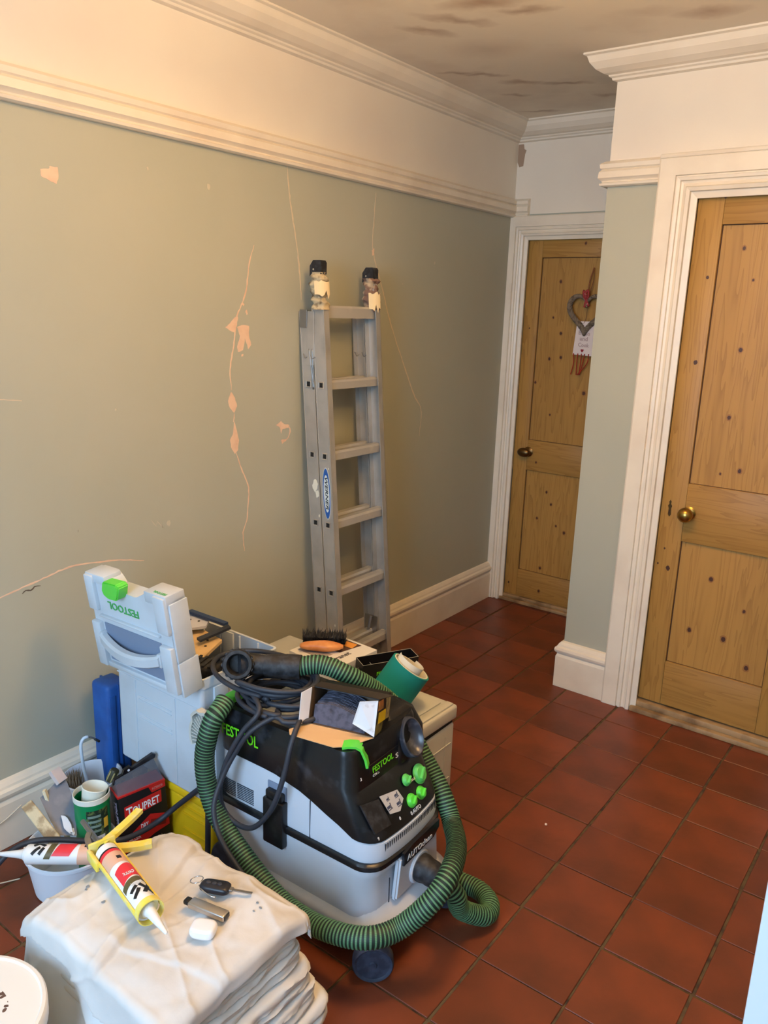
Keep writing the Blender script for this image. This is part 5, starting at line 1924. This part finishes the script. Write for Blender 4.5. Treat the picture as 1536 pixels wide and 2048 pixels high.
ec = thing('earbud_case', (1.03, .195, .34), 'small white rounded earbud case on the dust sheet', 'case')
bm = bmesh.new()
rings = []
Me = Matrix.Translation((1.022, .194, kz+.011)) @ Matrix.Rotation(radians(28), 4, 'Z')
for j in range(11):
    b = -pi/2+pi*j/10
    z = .0105*sin(b)
    q = abs(cos(b))**.55
    ring = []
    for k in range(40):
        a = 2*pi*k/40
        c, s = cos(a), sin(a)
        e = 3.6
        kk = (abs(c)**e+abs(s)**e)**(-1/e)
        ring.append(Me @ V(((.0265*kk*c)*(.62+.38*q), (.0215*kk*s)*(.62+.38*q), z)))
    rings.append(ring)
loft(bm, rings)
link('case_shell', bm, mat('glossy_white', (240, 238, 240), .18, coat=.5), ec, smooth=True)

# ================================================================== tub lid bottom left
pb = thing('paint_tub', (.81, -.19, 0), 'white round paint tub with brown flecks on its lid, bottom left', 'tub')
Mb = Matrix.Translation((.80, -.188, 0))
lathed('tub_body', [(.122, .0), (.128, .004), (.142, .262), (.146, .266)], mat('tub_cream', (226, 214, 180), .45), pb, Mb, 56)
lathed('lid', [(.147, .262), (.150, .266), (.150, .296), (.147, .300), (.141, .301), (.138, .297), (.02, .2955)], mat('tub_lid', (234, 228, 220), .4), pb, Mb, 64)
M_fleck = mat('brown_fleck', (96, 70, 58), .8)
lidp = [c for c in pb.children if c.name.startswith('lid')][0]
for (x, y, L_, w, a) in ((.746, -.077, .009, .0025, 1.2), (.784, -.078, .009, .003, .9), (.789, -.085, .014, .003, .9), (.798, -.093, .016, .004, .9), (.806, -.102, .016, .005, .8), (.812, -.110, .010, .004, .6),
                         (.800, -.086, .010, .0025, .9), (.837, -.117, .006, .0035, .2), (.843, -.124, .006, .0035, 1.2), (.884, -.118, .004, .003, 0), (.832, -.108, .006, .0025, .3), (.80, -.117, .010, .004, 1.0)):
    bm = bmesh.new()
    ca, sa = cos(a+.6), sin(a+.6)
    P = []
    for k in range(10):
        t = 2*pi*k/10
        u_, v_ = L_*cos(t)*random.uniform(.7, 1.1), w*sin(t)*random.uniform(.6, 1.3)
        P.append((x+u_*ca-v_*sa, y+u_*sa+v_*ca, .2957))
    prism(bm, P, (0, 0, .0006))
    link('fleck', bm, M_fleck, lidp)

# ================================================================== tubs and decorating tools by the wall
wt = thing('round_tub', (.300, .335, 0), 'white round tub holding trowels and the green filler pot beside the dust sheets', 'tub')
M_tub = mat('tub_white', (224, 228, 236), .45)
lathed('tub_wall', [(.094, 0), (.100, .004), (.116, .112), (.122, .116), (.122, .123), (.117, .125), (.113, .118), (.097, .008), (.004, .006)], M_tub, wt, Matrix.Translation((.300, .335, 0)), 48)
wb = thing('paint_bucket', (.115, .52, 0), 'white bucket with brushes and a roller frame in it, against the skirting', 'bucket')
lathed('bucket_wall', [(.070, 0), (.074, .004), (.083, .160), (.087, .163), (.087, .170), (.083, .172), (.080, .164), (.071, .008), (.004, .006)], M_tub, wb, Matrix.Translation((.122, .520, 0)), 48)
rf_ = thing('roller_frame', (.12, .5, .02), 'bent white wire roller frame standing in the bucket by the skirting', 'roller frame')
cable('rod', [(.128, .520, .012), (.126, .506, .12), (.122, .494, .20), (.120, .490, .262), (.119, .492, .288), (.122, .500, .303), (.126, .512, .304)], .0048, mat('blue_white_rod', (206, 218, 232), .4), rf_, step=.006)
cable('spindle', [(.126, .512, .303), (.124, .528, .292), (.122, .542, .278)], .0028, M_steel, rf_, step=.006, n=8)
cable('spindle_tip', [(.123, .536, .284), (.122, .550, .270)], .0038, M_blackm, rf_, step=.006, n=8)
bb = thing('brush_bundle', (.10, .47, .05), 'brown bristled brush head sticking up in the wall-side bucket', 'brush')
bm = bmesh.new()
bx(bm, (.080, .452, .02), (.098, .490, .150), bevel=.004)
link('handle', bm, M_ply, bb)
bm = bmesh.new()
for i in range(120):
    x, y = random.uniform(.072, .110), random.uniform(.445, .497)
    tp = V((x+random.uniform(-.012, .012), y+random.uniform(-.012, .012), random.uniform(.178, .198)))
    q = [bm.verts.new((x-.0025, y, .145)), bm.verts.new((x+.0025, y, .145)), bm.verts.new((x, y+.004, .145)), bm.verts.new(tp)]
    bm.faces.new((q[0], q[1], q[3]))
    bm.faces.new((q[1], q[2], q[3]))
    bm.faces.new((q[2], q[0], q[3]))
bo = link('bristles', bm, mat('dirty_bristle', (150, 128, 104), .9), bb)
bo['kind'] = 'stuff'
gb = thing('glass_bottle', (.155, .53, .01), 'clear plastic bottle with dark striped cap lying in the wall-side bucket', 'bottle')
Mgb = frame_from((.25, .35, .9), (.130, .498, .02))
lathed('bottle_body', [(.018, 0), (.020, .004), (.020, .130), (.012, .145), (.012, .155)], M_clear, gb, Mgb, 24)
lathed('cap', [(.0135, .148), (.0135, .184), (.012, .187), (.004, .188)], mat('cap_olive', (70, 66, 44), .5), gb, Mgb, 24)
bm = bmesh.new()
for k in range(6):
    a = 2*pi*k/6
    bx(bm, (.0125, -.002, .150), (.0142, .002, .182), Mgb @ Matrix.Rotation(a, 4, 'Z'))
link('cap_stripe', bm, mat('cap_gold', (206, 190, 130), .5), gb)
gp = thing('filler_pot', (.308, .400, .01), 'green and white filler pot with a barcode label inside the white tub', 'pot')
Mgp = Matrix.Translation((.308, .400, .011)) @ Matrix.Diagonal((.92, .92, 1, 1))
lathed('pot_wall', [(.046, 0), (.049, .003), (.051, .222), (.0525, .222), (.0525, .228), (.0500, .229), (.0485, .222), (.045, .006), (.004, .005)], mat('pot_green', (0, 132, 76), .4), gp, Mgp, 44)
lathed('rim', [(.0512, .2275), (.0532, .2275), (.0532, .242), (.0512, .243), (.0500, .240), (.0495, .2275)], mat('pot_rim_white', (226, 226, 214), .45), gp, Mgp, 44, cap0=False, cap1=False)
def curved(parent, name, cx, cy, r, a0, a1, z0, z1, m, n=12, t=.0005):
    bm = bmesh.new()
    A, B = [], []
    for i in range(n+1):
        a = a0+(a1-a0)*i/n
        A.append(bm.verts.new((cx+r*cos(a), cy+r*sin(a), z0)))
        B.append(bm.verts.new((cx+r*cos(a), cy+r*sin(a), z1)))
    for i in range(n):
        bm.faces.new((A[i], A[i+1], B[i+1], B[i]))
    thicken(bm, t)
    return link(name, bm, m, parent)
ca = math.atan2(-1.08, 1.76)      # towards the camera
M_lab = mat('pot_label_dark', (24, 44, 34), .5, noise_s=90, noise_c=(96, 110, 60), noise_lo=.52, noise_hi=.6)
curved(gp, 'label', .308, .400, 0.0477, ca-.35, ca+.95, .070, .222, M_lab)
curved(gp, 'label', .308, .400, 0.0480, ca-.35, ca+.65, .078, .142, mat('label_white', (226, 228, 236), .5))
curved(gp, 'label', .308, .400, 0.0481, ca+.62, ca+.92, .160, .190, mat('label_yellow', (222, 184, 60), .5))
for k, (a, w) in enumerate(((-.22, .03), (-.15, .02), (-.08, .05), (.0, .02), (.05, .04), (.12, .03), (.19, .05), (.27, .02), (.33, .04), (.41, .03), (.48, .02))):
    curved(gp, 'barcode_bar', .308, .400, 0.0483, ca+a, ca+a+w, .088, .116, mat('label_black', (22, 20, 22), .5), n=2)
for z in (.155, .170, .185, .200):
    curved(gp, 'label_text_line', .308, .400, 0.0480, ca-.28, ca+.45, z, z+.007, mat('label_text_grey', (116, 140, 130), .6), n=6)
cp_ = thing('paper_cup', (.290, .40, .2), 'white paper cup stuck in the top of the green filler pot', 'cup')
lathed('cup_wall', [(.024, 0), (.026, .002), (.034, .080), (.0355, .081), (.0345, .083), (.032, .080), (.023, .004), (.002, .003)], mat('cup_cream', (232, 228, 212), .6), cp_, frame_from((.05, .2, 1), (.305, .396, .185)), 32)
# trowels
t1 = thing('plastering_trowel', (.26, .35, .15), 'broad grey steel plastering blade smeared with filler, leaning in the white tub', 'trowel')
bl_ = [(.317, .344, .150), (.289, .307, .158), (.247, .307, .193), (.2, .311, .233), (.199, .33, .241), (.197, .359, .254), (.193, .385, .268), (.216, .385, .249), (.252, .379, .217), (.29, .359, .178)]
plate('blade', bl_, .0016, M_foil, t1)
bb_ = V((.255, .335, .205))
n_ = (V(bl_[1])-V(bl_[0])).cross(V(bl_[3])-V(bl_[0])).normalized()
if n_.z < 0:
    n_ = -n_
def tri_smear(c, s1, s2, m, parent):
    e1 = (V(bl_[3])-V(bl_[1])).normalized()
    e2 = e1.cross(n_)
    bm = bmesh.new()
    prism(bm, [V(c)+n_*.0012+e1*s1*cos(a)*random.uniform(.7, 1.1)+e2*s2*sin(a)*random.uniform(.6, 1.1) for a in [k*pi/7 for k in range(14)]], n_*.0022)
    link('filler_smear', bm, m, parent)
tri_smear((.288, .333, .178), .030, .010, mat('wet_filler', (214, 218, 226), .7), t1)
tri_smear((.302, .338, .160), .014, .008, mat('wet_filler', (214, 218, 226), .7), t1)
bar3('handle', [(.212, .372, .258), (.196, .368, .275), (.185, .366, .288)], .015, .007, mat('pale_pink_wood', (206, 190, 186), .6), t1)
t2 = thing('wooden_float', (.24, .28, .17), 'narrow beige wooden float caked with filler, leaning left of the grey blade', 'float')
bm = bmesh.new()
a_, b_ = V((.308, .292, .150)), V((.205, .272, .240))
d_ = (b_-a_).normalized()
s_ = V((.62, .78, 0))
s_ = (s_-d_*s_.dot(d_)).normalized()
nn = d_.cross(s_).normalized()
loft(bm, [[a_-s_*.016-nn*.006, a_+s_*.016-nn*.006, a_+s_*.016+nn*.006, a_-s_*.016+nn*.006], [b_-s_*.018-nn*.006, b_+s_*.012-nn*.006, b_+s_*.012+nn*.006, b_-s_*.018+nn*.006]])
bmesh.ops.bevel(bm, geom=bm.edges[:], offset=.002, segments=1, affect='EDGES')
link('blade', bm, mat('caked_wood', (206, 192, 158), .85, noise_s=30, noise_c=(150, 128, 96), noise_lo=.45, noise_hi=.6, bump=.5, bump_s=80), t2)
t3 = thing('filling_knife', (.18, .36, .15), 'thin pale knife handle poking up behind the grey blade', 'knife')
bar3('handle', [(.250, .360, .09), (.215, .330, .21), (.205, .322, .254)], .006, .004, mat('ivory_handle', (226, 210, 176), .5), t3)

# filler carton
fb = thing('filler_carton', (.365, .462, 0), 'black and red filler carton with clear lid right of the green pot', 'carton')
TY, TZ = .137, .232
def fq(x, y, z):
    return (.365+x, .462+y, z)
box('carton_body', fq(-.062, 0, 0), fq(0, TY, TZ), M_blackcard, fb, bevel=.001)
box('rim_strip', fq(-.063, -.001, TZ-.005), fq(.001, TY+.001, TZ+.001), M_red, fb, bevel=.0006)
def onF(name, pts, m, t=.0006):      # printed on the wide face, pts (y, z)
    bm = bmesh.new()
    prism(bm, [fq(.0001, y, z) for y, z in pts], (t, 0, 0))
    return link(name, bm, m, fb)
onF('print_red', [(.012, .150), (.014, .194), (.123, .204), (.121, .166)], M_red)
onF('print_red', [(0, .075), (.03, .105), (.085, .140), (.137, .120), (.137, .082), (.09, .072), (.05, .055), (0, .045)], M_red)
onF('print_red', [(.088, TZ-.005), (.096, TZ-.026), (.137, TZ-.022), (.137, TZ-.005)], M_red)
onF('print_dark_red', [(.075, .096), (.085, .122), (.130, .108), (.125, .088)], mat('dark_red_print', (130, 26, 20), .5), .0009)
M_pk = mat('pink_print', (200, 120, 110), .5)
text('T', fq(.0009, .018, .156), (0, 1, .06), (0, 0, 1), .032, M_wtext, fb, width=.018)
text('OUPRET', fq(.0009, .036, .160), (0, 1, .08), (0, 0, 1), .025, M_wtext, fb, width=.080)
text('DRY', fq(.0009, .054, .102), (0, 1, .06), (0, 0, 1), .017, M_wtext, fb, width=.022)
text('FILLER', fq(.0009, .016, .074), (0, 1, .10), (0, 0, 1), .016, M_wtext, fb, width=.034)
text('10-40', fq(.0012, .090, .098), (0, 1, 0), (0, 0, 1), .010, M_pk, fb, width=.020)
text('INTERIOR', fq(.0009, .098, TZ-.019), (0, 1, .05), (0, 0, 1), .008, M_pk, fb, width=.032)
text('))', fq(.0009, .100, .036), (0, 1, 0), (0, 0, 1), .024, mat('tan_ink', (150, 130, 90), .5), fb)
text('TOUPRET', fq(-.038, -.0009, .205), (0, 0, -1), (1, 0, 0), .020, mat('lilac_print', (200, 180, 200), .5), fb, width=.105)
bm = bmesh.new()
prism(bm, [fq(-.062, -.0008, .060), fq(0, -.0008, .040), fq(0, -.0008, .060), fq(-.062, -.0008, .095)], (0, -.0005, 0))
link('print_red', bm, M_red, fb)
bm = bmesh.new()
A = [V(fq(-.060, .002, TZ)), V(fq(-.002, .002, TZ)), V(fq(-.002, TY-.002, TZ)), V(fq(-.060, TY-.002, TZ))]
Bq = [V(fq(-.056, .012, TZ+.028)), V(fq(-.044, .012, TZ+.028)), V(fq(-.044, TY-.010, TZ+.050)), V(fq(-.056, TY-.010, TZ+.050))]
loft(bm, [A, Bq])
link('clear_lid', bm, M_smoke, fb)
bm = bmesh.new()
prism(bm, [fq(-.054, y, TZ+z) for y, z in ((.004, .014), (.010, .030), (.035, .036), (.040, .048), (.058, .054), (.062, .046), (TY-.010, .066), (TY-.002, .060), (TY-.006, .050), (.060, .030), (.030, .020))], (.010, 0, 0))
link('hanger_ridge', bm, M_blk, fb)
bm = bmesh.new()
lathe(bm, [(.0035, 0), (.0035, .0006)], 14, frame_from((1, 0, 0), fq(-.0438, .053, TZ+.043)))
link('hanger_hole', bm, mat('label_white', (226, 228, 236), .5), fb)
fb.rotation_euler = (radians(4), 0, radians(-15))
cb_ = thing('grey_cap', (.26, .47, 0), 'small dark grey can standing between green pot and filler carton', 'can')
lathed('can_wall', [(.014, 0), (.016, .002), (.016, .070), (.014, .074), (.004, .075)], mat('dark_can', (70, 64, 60), .5), cb_, Matrix.Translation((.247, .482, 0)), 20)

# ================================================================== heart wreath and card on the far door
hw = thing('heart_wreath', (.45, YB, 1.62), 'grey wicker heart with red ribbon hanging on the far pine door', 'wreath')
M_wick = mat('grey_wicker', (126, 110, 92), .9, noise_s=60, noise_c=(88, 72, 58), bump=.6, bump_s=120)
hc = V((.447, YB-.012, 1.592))
def heart(t, s=1, off=0):
    x = 16*sin(t)**3
    z = 13*cos(t)-5*cos(2*t)-2*cos(3*t)-cos(4*t)
    return V((hc.x+x*.0056*s+off*.3, hc.y-.006, hc.z+z*.0062*s))
for k in range(5):
    bm = bmesh.new()
    ph = 2*pi*k/5
    pts = []
    for i in range(97):
        t = 2*pi*i/96
        c = heart(t)
        ra = V((sin(t), 0, cos(t)))
        w = .0085
        pts.append(c+ra*w*cos(9*t+ph)+V((0, -1, 0))*w*sin(9*t+ph))
    tube(bm, pts, .0058, 7, cap=False)
    link('wicker_strand', bm, M_wick, hw, smooth=True)
M_rib = mat('red_ribbon', (150, 44, 44), .7, noise_s=90, noise_c=(206, 150, 140), noise_lo=.6, noise_hi=.66)
cable('ribbon', [(.462, YB-.004, 1.800), (.449, YB-.010, 1.74), (.447, YB-.016, 1.665)], .0035, mat('brown_ribbon', (130, 76, 36), .7), hw, step=.01, n=6)
cable('ribbon', [(.462, YB-.004, 1.800), (.466, YB-.010, 1.74), (.452, YB-.016, 1.665)], .002, mat('brown_ribbon', (130, 76, 36), .7), hw, step=.01, n=6)
for pts in ([(.447, .640+1), (.432, 1.668), (.430, 1.690), (.441, 1.676), (.449, 1.655)], [(.449, 1.650), (.455, 1.668), (.452, 1.692), (.441, 1.68), (.447, 1.652)], [(.447, 1.658), (.452, 1.634), (.463, 1.618)], [(.449, 1.655), (.443, 1.632), (.441, 1.612)]):
    cable('ribbon', [(x, YB-.026-.002*i, z) for i, (x, z) in enumerate(pts)], .0060, M_rib, hw, step=.006, n=8)
cd = thing('message_card', (.44, YB, 1.37), 'white handwritten card with red yarn fringe under the heart wreath', 'card')
bm = bmesh.new()
prism(bm, [(.392, YB-.010, 1.382), (.403, YB-.012, 1.545), (.494, YB-.012, 1.545), (.503, YB-.010, 1.378)], (0, .0015, 0))
link('card', bm, mat('card_white', (226, 212, 206), .8), cd)
M_pen = mat('faint_pencil', (186, 160, 156), .8)
for s_, x, z, w in (('Bless', .416, 1.480, .060), ('and', .424, 1.452, .042), ('Cook', .418, 1.422, .058)):
    text(s_, (x, YB-.0135, z), (1, 0, -.05), (0, 0, 1), .020, M_pen, cd, width=w, name='handwriting')
bm = bmesh.new()
prism(bm, [(.442+.008*(sin(t)**3), YB-.0125, 1.403+.0006*(13*cos(t)-5*cos(2*t)-2*cos(3*t)-cos(4*t))) for t in [2*pi*k/20 for k in range(20)]], (0, -.0008, 0))
link('drawn_heart', bm, mat('heart_red', (150, 30, 40), .7), cd)
cable('string', [(.449, YB-.014, 1.630), (.447, YB-.013, 1.560), (.437, YB-.012, 1.535)], .0012, mat('brown_string', (120, 80, 50), .8), cd, n=6)
M_yarn = mat('red_yarn', (160, 44, 24), .9)
for x0, x1, xm in ((.398, .390, .402), (.421, .420, .419), (.440, .434, .438), (.457, .436, .450), (.478, .425, .472)):
    cable('yarn', [(x0, YB-.0125, 1.388), (xm, YB-.011, 1.34), (x1, YB-.009, 1.282)], .0026, M_yarn, cd, step=.01, n=6)
cr = thing('plaster_crumb', (0, 0, 0), 'tiny pale plaster crumb on the tiles right of the hose', 'crumb')
cr.location = (1.20, 1.415, 0)
bm = bmesh.new()
bmesh.ops.create_icosphere(bm, subdivisions=1, radius=.0045, matrix=Matrix.Translation((1.21, 1.415, .003)))
for v in bm.verts:
    v.co.z = max(.0, v.co.z)
link('crumb', bm, mat('crumb_cream', (236, 214, 190), .9), cr)
